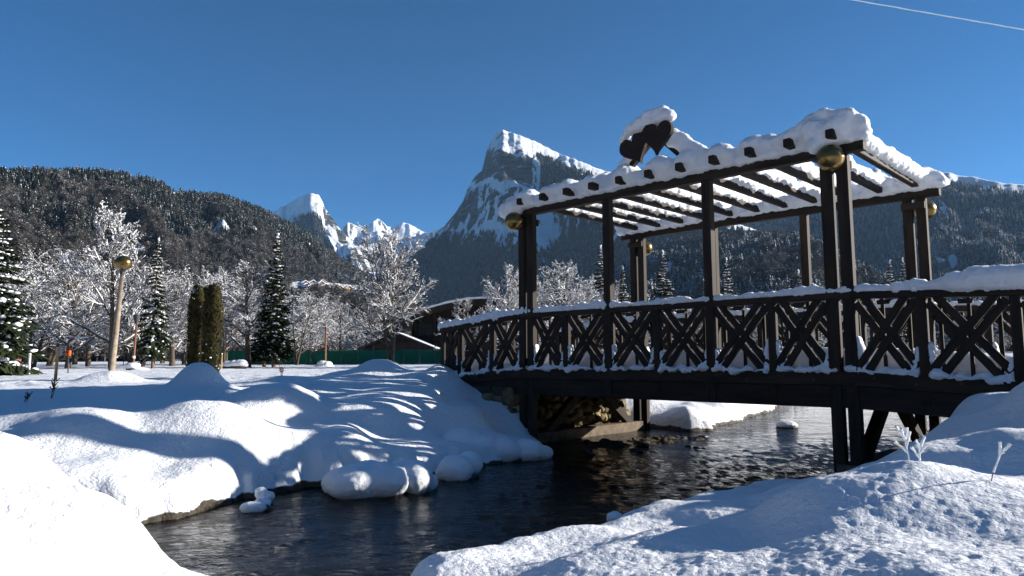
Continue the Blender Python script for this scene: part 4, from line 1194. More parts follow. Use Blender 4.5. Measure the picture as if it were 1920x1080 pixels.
for k in range(3):
    prism('window', [(-2.6 + k * 2, .3), (-1.7 + k * 2, .3), (-1.7 + k * 2, 1.05), (-2.6 + k * 2, 1.05)], .05, .097, M['glass'], house)
# ------------------------------------------------------------------ hills, mountains, forest
def mat_mountain():
    m, nt, nd, lk, b = new_mat('mountain_cover')
    at = N(nt, 'ShaderNodeAttribute', attribute_name='cover')
    sp = N(nt, 'ShaderNodeSeparateColor'); lk.new(at.outputs['Color'], sp.inputs[0])
    geo = N(nt, 'ShaderNodeNewGeometry')
    n1 = N(nt, 'ShaderNodeTexNoise', i_Scale=0.012, i_Detail=9.0, i_Roughness=0.68); lk.new(geo.outputs['Position'], n1.inputs['Vector'])
    n2 = N(nt, 'ShaderNodeTexNoise', i_Scale=0.09, i_Detail=5.0, i_Roughness=0.7); lk.new(geo.outputs['Position'], n2.inputs['Vector'])
    mpz = N(nt, 'ShaderNodeMapping'); mpz.inputs['Scale'].default_value = (0.35, 0.35, 2.2); lk.new(geo.outputs['Position'], mpz.inputs[0])
    n3 = N(nt, 'ShaderNodeTexNoise', i_Scale=0.022, i_Detail=10.0, i_Roughness=0.72); lk.new(mpz.outputs[0], n3.inputs['Vector'])
    rock = ramp(nt, [(0.38, (0.014, 0.015, 0.017)), (0.5, (0.05, 0.05, 0.05)), (0.60, (0.12, 0.118, 0.115)), (0.625, (0.62, 0.64, 0.68))]); lk.new(n3.outputs[0], rock.inputs[0])
    fo = ramp(nt, [(0.40, (0.010, 0.013, 0.009)), (0.56, (0.045, 0.042, 0.034)), (0.66, (0.28, 0.29, 0.31))]); lk.new(n2.outputs[0], fo.inputs[0])
    n4 = N(nt, 'ShaderNodeTexNoise', i_Scale=0.045, i_Detail=7.0, i_Roughness=0.7); lk.new(geo.outputs['Position'], n4.inputs['Vector'])
    nmx = N(nt, 'ShaderNodeMath', operation='MULTIPLY_ADD'); lk.new(n4.outputs[0], nmx.inputs[0]); nmx.inputs[1].default_value = 0.6
    nm2 = N(nt, 'ShaderNodeMath', operation='MULTIPLY'); lk.new(n1.outputs[0], nm2.inputs[0]); nm2.inputs[1].default_value = 0.4; lk.new(nm2.outputs[0], nmx.inputs[2])
    def noisy(sock, amt):
        mm = N(nt, 'ShaderNodeMath', operation='MULTIPLY_ADD'); s_ = N(nt, 'ShaderNodeMath', operation='SUBTRACT'); s_.inputs[1].default_value = 0.5
        lk.new(nmx.outputs[0], s_.inputs[0]); lk.new(s_.outputs[0], mm.inputs[0]); mm.inputs[1].default_value = amt; lk.new(sock, mm.inputs[2])
        mr = N(nt, 'ShaderNodeMapRange'); mr.inputs[1].default_value = .42; mr.inputs[2].default_value = .58; lk.new(mm.outputs[0], mr.inputs[0]); return mr.outputs[0]
    x1 = N(nt, 'ShaderNodeMix', data_type='RGBA'); lk.new(noisy(sp.outputs[1], 1.6), x1.inputs[0]); x1.inputs[6].default_value = (0.84, 0.87, 0.91, 1); lk.new(rock.outputs[0], x1.inputs[7])
    x2 = N(nt, 'ShaderNodeMix', data_type='RGBA'); lk.new(noisy(sp.outputs[0], 0.8), x2.inputs[0]); lk.new(x1.outputs[2], x2.inputs[6]); lk.new(fo.outputs[0], x2.inputs[7])
    lk.new(x2.outputs[2], b.inputs['Base Color'])
    bp = N(nt, 'ShaderNodeBump', i_Strength=0.9, i_Distance=34.0); ba = N(nt, 'ShaderNodeMath', operation='ADD'); lk.new(n1.outputs[0], ba.inputs[0]); lk.new(n3.outputs[0], ba.inputs[1]); lk.new(ba.outputs[0], bp.inputs['Height']); lk.new(bp.outputs[0], b.inputs['Normal'])
    b.inputs['Roughness'].default_value = 0.85; b.inputs['Specular IOR Level'].default_value = 0.1
    return m
M['mountain'] = mat_mountain()

def px_dir(px, py):
    dx, dy = px - 960, py - 540
    c, s = math.cos(ROLL), math.sin(ROLL); f = 1322.0
    u = dx * c - dy * s; v = dx * s + dy * c
    d = (u / f, math.cos(PITCH) + v / f * math.sin(PITCH), math.sin(PITCH) - v / f * math.cos(PITCH))
    return math.atan2(d[0], d[1]), d[2] / math.hypot(d[0], d[1])
def px_az(px): return px_dir(px, 500)[0]

class Mountain:
    def __init__(self, name, label, crest, dist, base, na, nt_, prof, relief, wave, cover, sil=0.004, seed=0.0, back=0.35, kind='structure', ang=False):
        """crest: surveyed (bearing px, px) points of the ridge; dist: [(px, metres)] to the ridge; base: [(px, metres)] to the foot"""
        A = np.array([px_dir(*c) for c in crest])
        az = np.linspace(A[0, 0], A[-1, 0], na)
        te = np.interp(az, A[:, 0], A[:, 1])
        D1 = np.interp(az, [px_az(p) for p, _ in dist], [q for _, q in dist])
        D0 = np.interp(az, [px_az(p) for p, _ in base], [q for _, q in base])
        wob = fbm(az * 22 + seed, az * 0 + seed * 1.7, 0.0, 4)
        D1 = D1 * (1 + 0.05 * wob)
        te = te * (1 + sil * fbm(az * 160 + seed, az * 0 + 2.2, 0.0, 4))
        fr = np.linspace(0, 1, nt_)
        if ang: fr = np.interp(fr, [q for _, q in prof if _ <= 1], [p for p, _ in prof if p <= 1])
        tt = np.concatenate([fr, 1 + np.linspace(0, 1, max(6, nt_ // 6))[1:] * back])
        T, AZ = np.meshgrid(tt, az, indexing='ij')
        D1g = D1[None] + 0 * T; D0g = D0[None] + 0 * T
        Rg = D0g + (D1g - D0g) * T
        zr = (te * D1)[None] + 0 * T
        pf = np.interp(T, [p for p, _ in prof], [q for _, q in prof])
        X = Rg * np.sin(AZ); Yg = Rg * np.cos(AZ)
        arc = AZ * D1.mean()
        env = np.clip(T * 4, 0, 1) * np.clip((1 - T) * 5, 0, 1)
        gul = ridged(arc / wave + seed, Rg / wave * .45, seed, 5) - .55
        fine_ = fbm(arc / wave * 3.3, Rg / wave * 2.6, seed + 4, 4)
        if ang: pf = np.where(T <= 1, pf * Rg / D1g, pf)
        Zg = zr * pf + env * relief * (gul + .35 * fine_)
        lim = zr / D1g * Rg * 0.995
        Zg = np.where(T < 1, np.minimum(Zg, lim), Zg)
        Zg = np.maximum(Zg, -5)
        Zg = Zg + EYE * (T > .5)
        nT, nA = T.shape
        idx = np.arange(nT * nA).reshape(nT, nA)
        F = np.stack([idx[:-1, :-1], idx[:-1, 1:], idx[1:, 1:], idx[1:, :-1]], -1).reshape(-1, 4)[:, ::-1]
        P = np.stack([X, Yg, Zg], -1)
        du = np.gradient(P, axis=1); dv = np.gradient(P, axis=0)
        nrm = np.cross(du, dv); nrm /= np.linalg.norm(nrm, axis=-1, keepdims=True) + 1e-9
        slope = np.abs(nrm[..., 2])
        PX = np.interp(AZ, [px_az(p) for p in range(-600, 2600, 40)], list(range(-600, 2600, 40)))
        AF = np.where(T <= 1, Zg * D1g / (zr * Rg), 1.0)
        GF = AF * te[None] / te.max()
        forest, rock = cover(AF if ang else T, PX, GF if ang else Zg / (zr.max() + 1e-6), slope, arc, Rg, nrm)
        me = np_mesh(name, P.reshape(-1, 3), F, True)
        ca = me.color_attributes.new('cover', 'FLOAT_COLOR', 'POINT')
        col = np.stack([forest, rock, 0 * forest, 0 * forest + 1], -1).astype(np.float32)
        ca.data.foreach_set('color', col.ravel())
        self.o = link(name, me, M['mountain']); tag(self.o, label, 'mountain', kind=kind)
        self.P, self.forest, self.nT, self.nA, self.nf = P, forest, nT, nA, nt_
        self.area = np.linalg.norm(np.cross(du, dv), axis=-1)
    def scatter(self, n, seed, lo=-0.66, hi=0.66, thr=0.5, f=None):
        g = np.random.default_rng(seed)
        fo = self.forest if f is None else f
        w = (self.area * np.clip((fo - thr + .25) * 3, 0, 1))[:self.nf - 1, :-1]
        az = np.arctan2(self.P[..., 0], self.P[..., 1])[:self.nf - 1, :-1]
        w = w * ((az > lo) & (az < hi))
        p = w.ravel() / w.sum()
        k = g.choice(len(p), n, p=p)
        i, j = k // (self.nA - 1), k % (self.nA - 1)
        a, b_ = g.random(n)[:, None], g.random(n)[:, None]
        P = self.P
        return (P[i, j] * (1 - a) + P[i + 1, j] * a) * (1 - b_) + (P[i, j + 1] * (1 - a) + P[i + 1, j + 1] * a) * b_

def cov_forest(T, PX, e, slope, arc, r, nrm):
    f = 0.95 + 0.5 * fbm(arc / 160, r / 160, 3.0, 4)
    f = f - 1.2 * sstep(.22, .42, fbm(arc / 90, r / 60, 9.0, 3))
    return np.clip(f, 0, 1), np.clip(0.2 + 0 * T, 0, 1)

left_hill = Mountain('left_hill', 'broad forested hill rising on the left', [(-520, 420), (-300, 350), (-100, 330), (0, 330), (60, 327), (100, 332), (150, 328), (210, 330), (260, 338), (300, 349), (350, 366), (420, 372), (450, 382), (500, 402), (520, 412), (560, 432), (600, 458), (640, 492), (680, 515), (720, 540), (800, 590), (880, 640)],
    [(-520, 1000), (0, 1250), (400, 1750), (700, 2300), (900, 2400)], [(-520, 330), (0, 420), (500, 900), (700, 1500), (900, 1900)], 300, 150, [(0, 0), (.3, .2), (.6, .55), (1, 1), (1.35, .8)], 100, 300, cov_forest, 0.006, 3.0)

def cov_village(T, PX, e, slope, arc, r, nrm):
    f = 0.35 + 1.4 * fbm(arc / 70, r / 45, 13.0, 3) + .5 * sstep(.0, .25, .25 - T)
    f = np.where((PX > 545) & (PX < 700) & (T > .72), f * .35, f)
    return np.clip(f, 0, 1), 0 * T
village_slope = Mountain('valley_slope', 'gentle snowy slope below the left hill carrying the hamlet', [(-300, 640), (0, 600), (200, 570), (350, 545), (450, 532), (560, 528), (620, 530), (680, 536), (740, 560), (800, 600), (860, 660)],
    [(-300, 700), (400, 1000), (620, 1150), (860, 1300)], [(-300, 180), (400, 220), (860, 300)], 200, 80, [(0, 0), (.4, .3), (1, 1), (1.4, .95)], 7, 120, cov_village, 0.01, 9.0)

def cov_peak(T, PX, e, slope, arc, r, nrm):
    n = fbm(arc / 500, r / 500, 5.0, 4)
    left = sstep(618, 590, PX + n * 24)
    f = left * sstep(.92, .82, T + .10 * n) + sstep(.45, .35, T + .1 * n)
    n3 = fbm(arc / 120, r / 300, 6.0, 4)
    rk = sstep(.62, .34, slope) * .6 + .5 * n3 + sstep(592, 606, PX) * sstep(.95, .88, e) * (.62 + 1.3 * n3)  # extra dark rock on the right flank also stands in for its shade
    return np.clip(f, 0, 1), np.clip(rk * .8, 0, 1)
left_peak = Mountain('left_peak', 'sharp snow-topped peak behind the left hill', [(380, 470), (440, 440), (480, 418), (512, 398), (528, 388), (550, 376), (570, 366), (585, 362), (597, 366), (605, 377), (609, 390), (625, 412), (650, 443), (675, 470), (695, 492), (740, 520), (800, 570)],
    [(380, 7200), (585, 6600), (700, 5700), (800, 5200)], [(380, 3700), (585, 3500), (800, 3300)], 170, 130, [(0, 0), (.45, .4), (.78, .75), (.86, .88), (1, 1), (1.35, .6)], 300, 700, cov_peak, 0.012, 21.0, ang=True)

def cov_far(T, PX, e, slope, arc, r, nrm):
    n = fbm(arc / 400, r / 300, 5.0, 4)
    return 0 * T, np.clip(sstep(.72, .45, slope) * .9 + .9 * n + .12, 0, 1)
far_peaks = Mountain('far_peaks', 'distant bright snow peaks closing the valley', [(560, 480), (600, 455), (640, 432), (652, 416), (662, 420), (672, 424), (684, 426), (696, 418), (708, 409), (716, 414), (726, 425), (738, 427), (750, 420), (757, 417), (768, 421), (782, 428), (800, 437), (812, 434), (826, 428), (840, 420), (900, 440), (1000, 470), (1100, 500)],
    [(560, 10000), (760, 11500), (900, 9000), (1100, 8500)], [(560, 6500), (1100, 6000)], 200, 90, [(0, 0), (.5, .45), (.85, .82), (1, 1), (1.35, .6)], 520, 900, cov_far, 0.012, 33.0)

def cov_criou(A, PX, e, slope, arc, r, nrm):
    A0 = A; kk = sstep(955, 1015, PX); A = e * (1 - kk) + A * kk
    n = fbm(arc / 260, r / 200, 5.0, 5); n2 = fbm(arc / 90, r / 70, 15.0, 4); st = .55 * fbm(arc / 38, r / 300, 3.0, 4) + .6 * fbm(arc / 60, r / 45, 23.0, 4)
    low = sstep(.55, .46, A + .10 * n + .05 * st)                                   # forest skirt
    right = sstep(985, 1035, PX + 30 * n) * sstep(.955, .925, A + .02 * n) * sstep(.72, .78, A + .05 * n2)   # wooded right flank
    right2 = sstep(1010, 1060, PX + 30 * n) * sstep(.76, .70, A) * .75
    f = np.clip(low + right + right2 - sstep(.22, .38, n2) * .5 - sstep(.25, .45, st) * .5 - .9 * sstep(.14, .30, fbm(arc / 60, r / 420, 41.0, 4)) * sstep(960, 1010, PX) * sstep(1180, 1120, PX), 0, 1)
    cliff = sstep(.755, .79, A + .05 * n) * sstep(.915, .88, A + .08 * n2) * sstep(1012, 990, PX + 20 * n2)
    cap = sstep(.885, .90, A + .03 * n2) * (.25 + 1.2 * n2) * sstep(985, 950, PX)
    gully = sstep(.545, .60, A + .08 * n + .05 * n2) * sstep(.765, .725, A + .05 * n + .03 * n2) * (.58 + 1.7 * st) * sstep(1040, 990, PX)
    edge = sstep(905, 860, PX + 30 * n2) * (.5 + 1.2 * st) * sstep(.3, .5, A)
    rk = np.clip(cliff * (.95 + .5 * n2) + np.clip(cap, 0, 1) + np.clip(gully, 0, 1) + np.clip(edge, 0, .8), 0, 1)
    return f, rk
rocky_mountain = Mountain('rocky_mountain', 'steep pyramid mountain with cliffs and snow cap at centre', [(640, 560), (700, 530), (760, 495), (790, 473), (812, 450), (832, 425), (850, 404), (868, 378), (878, 350), (892, 330), (904, 320), (908, 300), (913, 282), (922, 262), (930, 250), (942, 243), (960, 249), (985, 257), (1010, 268), (1040, 284), (1065, 294), (1090, 303), (1115, 314), (1140, 322), (1170, 336), (1200, 350), (1300, 390), (1400, 425), (1500, 455), (1700, 520)],
    [(640, 5200), (900, 4650), (942, 4500), (1140, 3900), (1400, 3300), (1700, 3000)], [(640, 2700), (900, 2300), (1200, 1900), (1700, 1700)], 420, 260, [(0, 0), (.28, .2), (.52, .48), (.6, .56), (.70, .74), (.77, .775), (.795, .89), (1, 1), (1.3, .75)], 150, 420, cov_criou, 0.008, 45.0, ang=True)

right_mountain = Mountain('right_mountain', 'long forested mountain with snowy crest at right', [(1000, 600), (1080, 540), (1150, 490), (1220, 455), (1300, 425), (1400, 394), (1500, 368), (1600, 348), (1700, 332), (1760, 324), (1780, 323), (1800, 330), (1825, 331), (1850, 337), (1880, 344), (1920, 346), (2000, 352), (2150, 370), (2300, 400), (2500, 470)],
    [(1000, 5200), (1500, 4600), (1920, 3700), (2500, 3000)], [(1000, 2300), (1500, 1500), (1920, 1100), (2500, 900)], 330, 200, [(0, 0), (.3, .3), (.6, .62), (.9, .93), (1, 1), (1.3, .8)], 170, 520, lambda T, PX, e, slope, arc, r, nrm: (np.clip(1.05 + .35 * fbm(arc / 260, r / 200, 2.0, 4) - 1.0 * sstep(.86, .97, T + .06 * fbm(arc / 150, r / 150, 8.0, 3)) * sstep(1680, 1760, PX) - 1.1 * sstep(.34, .5, fbm(arc / 120, r / 260, 19.0, 3)), 0, 1), .25 + 0 * T), 0.006, 61.0, ang=True)

near_hill = Mountain('middle_hill', 'grey wooded hill seen through the pergola', [(980, 640), (1060, 590), (1130, 520), (1200, 476), (1280, 455), (1360, 443), (1440, 440), (1520, 452), (1580, 480), (1640, 520), (1700, 560), (1780, 600), (1850, 620), (1950, 615), (2100, 600), (2300, 590)],
    [(980, 2200), (1300, 2100), (1600, 1700), (2300, 1300)], [(980, 800), (1400, 600), (2300, 400)], 180, 90, [(0, 0), (.35, .25), (.7, .65), (1, 1), (1.35, .8)], 60, 240, cov_forest, 0.008, 77.0)

# ---- the rest of the valley's rim, unseen, added to block low sky light
ring = []
ra = np.linspace(R(44), R(360 - 40), 120); rt = np.linspace(0, 1, 26)
RA, RT = np.meshgrid(ra, rt)
el = np.tan(R(11.5) + R(2.5) * fbm(RA * 4, RA * 0, 3.0, 3) + R(6) * sstep(R(120), R(200), RA))
RD = 1500 + 2200 * RT
RZ = el * 3700 * (RT ** 1.15) + 80 * (ridged(RA * 9, RT * 2, 5.0, 4) - .5) * RT * (1 - RT)
idx = np.arange(RA.size).reshape(RA.shape)
F = np.stack([idx[:-1, :-1], idx[:-1, 1:], idx[1:, 1:], idx[1:, :-1]], -1).reshape(-1, 4)[:, ::-1]
me = np_mesh('added_valley_rim', np.stack([RD * np.sin(RA), RD * np.cos(RA), RZ - 2], -1).reshape(-1, 3), F, True)
ca = me.color_attributes.new('cover', 'FLOAT_COLOR', 'POINT')
ca.data.foreach_set('color', np.tile(np.array([0.9, .2, 0, 1], np.float32), RA.size))
tag(link('added_valley_rim', me, M['mountain']), 'unseen forested mountains added on the other sides to block low sky light', 'mountain', kind='structure')

# ---- forest: real little trees scattered over the slopes (one mass per hill)
def mat_far_tree(name, dark, light, snow_amt):
    m, nt, nd, lk, b = new_mat(name)
    geo = N(nt, 'ShaderNodeNewGeometry'); oi = N(nt, 'ShaderNodeObjectInfo')
    sp = N(nt, 'ShaderNodeSeparateXYZ'); lk.new(geo.outputs['Normal'], sp.inputs[0])
    n1 = N(nt, 'ShaderNodeTexNoise', i_Scale=0.45, i_Detail=3.0); lk.new(geo.outputs['Position'], n1.inputs['Vector'])
    mx = N(nt, 'ShaderNodeMix', data_type='RGBA'); lk.new(oi.outputs['Random'], mx.inputs[0]); mx.inputs[6].default_value = (*dark, 1); mx.inputs[7].default_value = (*light, 1)
    ab_ = N(nt, 'ShaderNodeMath', operation='ABSOLUTE'); lk.new(sp.outputs[2], ab_.inputs[0])
    ad = N(nt, 'ShaderNodeMath', operation='MULTIPLY_ADD'); lk.new(ab_.outputs[0], ad.inputs[0]); ad.inputs[1].default_value = 0.35; lk.new(n1.outputs[0], ad.inputs[2])
    a2 = N(nt, 'ShaderNodeMath', operation='MULTIPLY_ADD'); lk.new(oi.outputs['Random'], a2.inputs[0]); a2.inputs[1].default_value = 0.12; lk.new(ad.outputs[0], a2.inputs[2])
    mr = N(nt, 'ShaderNodeMapRange'); mr.inputs[1].default_value = 1.0 - snow_amt; mr.inputs[2].default_value = 1.06 - snow_amt; lk.new(a2.outputs[0], mr.inputs[0])
    m2 = N(nt, 'ShaderNodeMix', data_type='RGBA'); lk.new(mr.outputs[0], m2.inputs[0]); lk.new(mx.outputs[2], m2.inputs[6]); m2.inputs[7].default_value = (0.80, 0.83, 0.88, 1)
    lk.new(m2.outputs[2], b.inputs['Base Color']); b.inputs['Roughness'].default_value = .9; b.inputs['Specular IOR Level'].default_value = .05
    return m
M['far_conifer'] = mat_far_tree('far_conifer', (0.008, 0.011, 0.008), (0.022, 0.026, 0.020), 0.06)
M['far_frost'] = mat_far_tree('far_frosted_conifer', (0.010, 0.014, 0.012), (0.035, 0.040, 0.036), 0.14)
M['far_bare'] = mat_far_tree('far_bare_tree', (0.034, 0.031, 0.029), (0.080, 0.072, 0.064), 0.10)
def far_conifer(seed, mat='far_conifer'):
    g = random.Random(seed); V = []; F = []
    tiers = 6
    for k in range(tiers):
        z0 = .06 + .86 * k / tiers; z1 = z0 + .30 * (1 - .45 * k / tiers); r = .20 * (1 - k / tiers) ** .8 + .02
        o = len(V); n = 7; V.append((0, 0, z1))
        for i in range(n * 2):
            a = math.pi * i / n + g.uniform(-.1, .1); rad = r * (g.uniform(.85, 1.2) if i % 2 == 0 else g.uniform(.45, .65))
            V.append((rad * math.cos(a), rad * math.sin(a), z0 + (-.02 if i % 2 == 0 else .03)))
        for i in range(n * 2): F.append((o, o + 1 + i, o + 1 + (i + 1) % (2 * n)))
    me = np_mesh('far_conifer_%d' % seed, np.array(V), np.array(F)); me.materials.append(M[mat]); return me
def far_bare(seed):
    g = random.Random(seed); V = []; F = []
    for k in range(130):
        d = Vector((g.gauss(0, 1), g.gauss(0, 1), g.gauss(0, 1))).normalized() * g.random() ** .4
        p = Vector((d.x * .30, d.y * .30, .56 + d.z * .42)); a = Vector((g.gauss(0, 1), g.gauss(0, 1), g.gauss(0, 1) + .8)).normalized()
        s_ = a.orthogonal().normalized(); L = g.uniform(.06, .13); w = g.uniform(.010, .028); o = len(V)
        V.extend([(p - a * L)[:], (p + s_ * w)[:], (p + a * L)[:], (p - s_ * w)[:]]); F.append((o, o + 1, o + 2, o + 3))
    o = len(V); V.extend([(-.02, 0, 0), (.02, 0, 0), (.01, 0, .6), (-.01, 0, .6)]); F.append((o, o + 1, o + 2, o + 3))
    me = np_mesh('far_bare_%d' % seed, np.array(V), np.array(F)); me.materials.append(M['far_bare']); return me
def forest(name, label, pts, size, proto_me, seed):
    g = np.random.default_rng(seed)
    me = bpy.data.meshes.new(name); n = len(pts)
    me.vertices.add(n); me.vertices.foreach_set('co', (pts - np.array([0, 0, .4])).astype(np.float32).ravel())
    at = me.attributes.new('tree_size', 'FLOAT', 'POINT'); at.data.foreach_set('value', (size * (0.6 + 0.75 * g.random(n))).astype(np.float32))
    o = link(name, me); tag(o, label, 'forest', kind='stuff')
    po = bpy.data.objects.new(name + '_tree', proto_me)
    ng = bpy.data.node_groups.new(name + '_scatter', 'GeometryNodeTree')
    ng.interface.new_socket('Geometry', in_out='INPUT', socket_type='NodeSocketGeometry'); ng.interface.new_socket('Geometry', in_out='OUTPUT', socket_type='NodeSocketGeometry')
    gi = ng.nodes.new('NodeGroupInput'); go = ng.nodes.new('NodeGroupOutput')
    ip = ng.nodes.new('GeometryNodeInstanceOnPoints'); oi = ng.nodes.new('GeometryNodeObjectInfo'); oi.inputs['Object'].default_value = po
    na_ = ng.nodes.new('GeometryNodeInputNamedAttribute'); na_.data_type = 'FLOAT'; na_.inputs['Name'].default_value = 'tree_size'
    rv = ng.nodes.new('FunctionNodeRandomValue'); rv.data_type = 'FLOAT_VECTOR'; rv.inputs[0].default_value = (-.04, -.04, 0); rv.inputs[1].default_value = (.04, .04, 6.28)
    L = ng.links
    L.new(gi.outputs[0], ip.inputs['Points']); L.new(oi.outputs['Geometry'], ip.inputs['Instance']); L.new(rv.outputs[0], ip.inputs['Rotation']); L.new(na_.outputs[0], ip.inputs['Scale']); L.new(ip.outputs[0], go.inputs[0])
    md = o.modifiers.new('scatter', 'NODES'); md.node_group = ng
    return o
FC1, FC2, FB1, FB2, FF = far_conifer(1), far_conifer(2), far_bare(3), far_bare(4), far_conifer(5, 'far_frost')
def split(P, rel, seed, sc_):
    """conifer stands and bare woods grow in patches"""
    n = fbm(P[:, 0] / sc_, P[:, 1] / sc_, P[:, 2] / sc_ * 1.5, 3) + rel + np.random.default_rng(seed).normal(0, .12, len(P))
    return n > 0
P = left_hill.scatter(36000, 1)
hgt = P[:, 2] / P[:, 2].max()
k = split(P, (hgt - .72) * 1.6, 2, 180)
forest('left_hill_conifers', 'dark conifer stands on the left hill', P[k], 14.5, FC1, 1)
forest('left_hill_bare_woods', 'grey snow-dusted bare woods on the left hill', P[~k], 13, FB1, 2)
P = village_slope.scatter(5200, 3, thr=.55)
k = split(P, -.35, 4, 90)
forest('valley_slope_conifers', 'dark conifers scattered on the slope below the hamlet', P[k], 13, FC2, 3)
forest('valley_slope_bare_woods', 'snowy bare thickets on the slope below the hamlet', P[~k], 11, FB2, 4)
P = rocky_mountain.scatter(26000, 5)
forest('rocky_mountain_conifers', 'dark conifer forest on the skirts of the pyramid mountain', P, 26, FC1, 5)
P = right_mountain.scatter(34000, 6)
forest('right_mountain_conifers', 'dark conifer forest covering the long right mountain', P, 24, FF, 6)
P = left_peak.scatter(9000, 7)
forest('left_peak_conifers', 'dark conifer forest on the shaded side of the sharp left peak', P, 30, FC1, 7)
P = near_hill.scatter(17000, 8)
k = split(P, -.12, 9, 200)
forest('middle_hill_conifers', 'conifers among the bare woods of the middle hill', P[k], 18, FF, 8)
forest('middle_hill_bare_woods', 'grey bare woods on the hill behind the pergola', P[~k], 15, FB1, 9)

# ---- hamlet on the slope
M['house_orange'] = mat_simple('orange_larch', (0.42, 0.20, 0.055), 0.8, c2=(0.55, 0.30, 0.10), scale=.5)  # orange wood tone of some chalet walls
M['house_brown'] = mat_simple('brown_timber', (0.10, 0.05, 0.03), 0.8, c2=(0.17, 0.09, 0.055), scale=.5)
M['house_cream'] = mat_simple('cream_render', (0.55, 0.48, 0.36), 0.8)
hs = [(568, 531, 'brown'), (571, 537, 'brown'), (586, 530, 'brown'), (579, 538, 'brown'), (605, 530, 'cream'), (609, 538, 'orange'), (617, 539, 'orange'), (611, 545, 'cream'), (633, 540, 'orange'), (653, 542, 'orange'), (597, 532, 'brown'), (143, 541, 'brown'), (177, 542, 'brown')]
hl = ['dark brown chalet at the upper left of the hamlet', 'brown chalet just below the upper left one', 'brown chalet at the upper middle of the hamlet', 'brown chalet at the lower left of the hamlet', 'cream chalet at the top of the hamlet', 'left of two adjoining orange chalets', 'right of two adjoining orange chalets', 'cream chalet lowest in the hamlet', 'orange chalet right of the adjoining pair', 'orange chalet farthest right in the hamlet', 'brown chalet beside the cream one at the top', 'brown chalet behind the left trees, left one', 'brown chalet behind the left trees, right one']
vP = village_slope.P
vaz = np.arctan2(vP[..., 0], vP[..., 1]); vel = vP[..., 2] / np.hypot(vP[..., 0], vP[..., 1])
def hv(name, V, F, mat, parent):
    me = bpy.data.meshes.new(name); me.from_pydata(V, [], F)
    bm = bmesh.new(); bm.from_mesh(me); bmesh.ops.recalc_face_normals(bm, faces=bm.faces); bm.to_mesh(me); bm.free()
    return link(name, me, mat, parent)
for i, ((px, py, c), lab) in enumerate(zip(hs, hl)):
    a, t = px_dir(px, py + 4)
    k = np.argmin(((vaz - a)) ** 2 + ((vel - t)) ** 2 + 1e9 * (np.arange(vP.shape[0])[:, None] > village_slope.nf))
    p = vP.reshape(-1, 3)[k]
    e = empty('chalet', p, rr.uniform(.45, 1.0)); tag(e, lab, 'house', 'chalets of the hamlet')
    w, dp, h = 5.0, 5.5, 4.4
    V = [(-w, -dp, -2), (w, -dp, -2), (w, dp, -2), (-w, dp, -2), (-w, -dp, h), (w, -dp, h), (w, dp, h), (-w, dp, h), (0, -dp, h + 2.8), (0, dp, h + 2.8)]
    hv('wall', V, [(0, 1, 5, 8, 4), (2, 3, 7, 9, 6), (1, 2, 6, 5), (3, 0, 4, 7), (0, 3, 2, 1), (5, 6, 9, 8), (4, 8, 9, 7)], M['house_' + c], e)
    rw = w + 1.3; rd = dp + 1.4
    def slab(z0, z1):
        return [(-rw, -rd, h - .75 + z0), (0, -rd, h + 2.9 + z0), (rw, -rd, h - .75 + z0), (-rw, -rd, h - .75 + z1), (0, -rd, h + 2.9 + z1), (rw, -rd, h - .75 + z1),
                (-rw, rd, h - .75 + z0), (0, rd, h + 2.9 + z0), (rw, rd, h - .75 + z0), (-rw, rd, h - .75 + z1), (0, rd, h + 2.9 + z1), (rw, rd, h - .75 + z1)]
    FS = [(0, 1, 4, 3), (1, 2, 5, 4), (6, 9, 10, 7), (7, 10, 11, 8), (3, 4, 10, 9), (4, 5, 11, 10), (0, 6, 7, 1), (1, 7, 8, 2), (0, 3, 9, 6), (2, 8, 11, 5)]
    hv('roof', slab(.02, .3), FS, M['house_brown'], e)
    hv('roof_snow', slab(.31, .95), FS, M['snow_tree'], e)
    for wx in (-2.4, 0.6):
        hv('window', [(wx, -dp - .08, 1.4), (wx + 1.6, -dp - .08, 1.4), (wx + 1.6, -dp - .08, 3), (wx, -dp - .08, 3), (wx, -dp - .01, 1.4), (wx + 1.6, -dp - .01, 1.4), (wx + 1.6, -dp - .01, 3), (wx, -dp - .01, 3)], [(0, 1, 2, 3), (0, 4, 5, 1), (1, 5, 6, 2), (2, 6, 7, 3), (3, 7, 4, 0)], M['glass'], e)

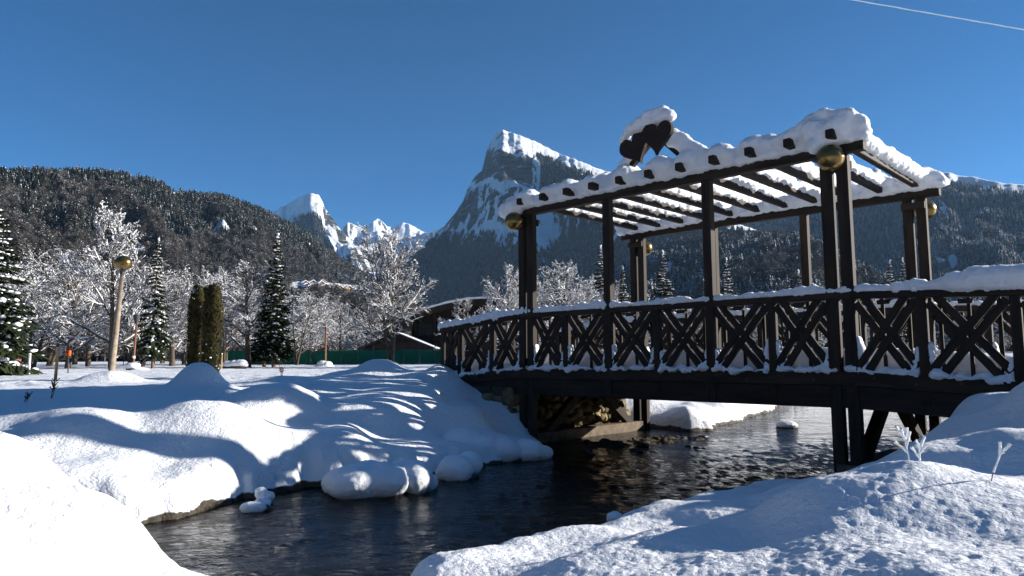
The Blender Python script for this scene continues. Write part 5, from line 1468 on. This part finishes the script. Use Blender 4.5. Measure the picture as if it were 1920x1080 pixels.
# ---- contrail high in the sky
def sky_pt(px, py, alt):
    a, t = px_dir(px, py); r = alt / t; return Vector((r * math.sin(a), r * math.cos(a), alt))
c0 = sky_pt(1520, -14, 9500); c1 = sky_pt(2150, 96, 9500)
pts = []; rad = []
for k in range(40):
    t = k / 39
    pts.append(c0.lerp(c1, t) + Vector((0, 0, 3 * math.sin(k * 1.7)))); rad.append(13 + 7 * t + 2 * math.sin(k * 2.3))
M['contrail'] = mat_simple('ice_cloud', (0.95, 0.95, 0.95), 1.0, spec=0.0)
M['contrail'].node_tree.nodes['Principled BSDF'].inputs['Transmission Weight'].default_value = 0.0
_tr = N(M['contrail'].node_tree, 'ShaderNodeBsdfTranslucent'); _tr.inputs[0].default_value = (0.98, 0.98, 0.98, 1)
_ad = N(M['contrail'].node_tree, 'ShaderNodeAddShader') if False else N(M['contrail'].node_tree, 'ShaderNodeMixShader'); M['contrail'].node_tree.links.new(_tr.outputs[0], _ad.inputs[2]); M['contrail'].node_tree.links.new(M['contrail'].node_tree.nodes['Principled BSDF'].outputs[0], _ad.inputs[1]); M['contrail'].node_tree.links.new(_ad.outputs[0], M['contrail'].node_tree.nodes['Material Output'].inputs[0])
ct = tube_part('contrail', pts, rad, M['contrail'], None, 8); tag(ct, 'thin white contrail crossing the upper right of the sky', 'contrail')
# ------------------------------------------------------------------ valley air
bm = bmesh.new()
bmesh.ops.create_cube(bm, size=1.0, matrix=Matrix.Translation((0, 1000, 1270)) @ Matrix.Diagonal((33000, 35000, 2560, 1)))
me = bpy.data.meshes.new('haze'); bm.to_mesh(me); bm.free()
hm_, nt, nd, lk, b = new_mat('valley_air')
nd.remove(b)
pv = N(nt, 'ShaderNodeVolumePrincipled'); pv.inputs['Density'].default_value = 2.2e-5; pv.inputs['Color'].default_value = (0.42, 0.68, 1.0, 1); pv.inputs['Anisotropy'].default_value = 0.1
lk.new(pv.outputs[0], nd['Material Output'].inputs['Volume'])
hz_o = link('haze', me, hm_); tag(hz_o, 'thin blue winter air filling the valley', 'haze', kind='stuff')
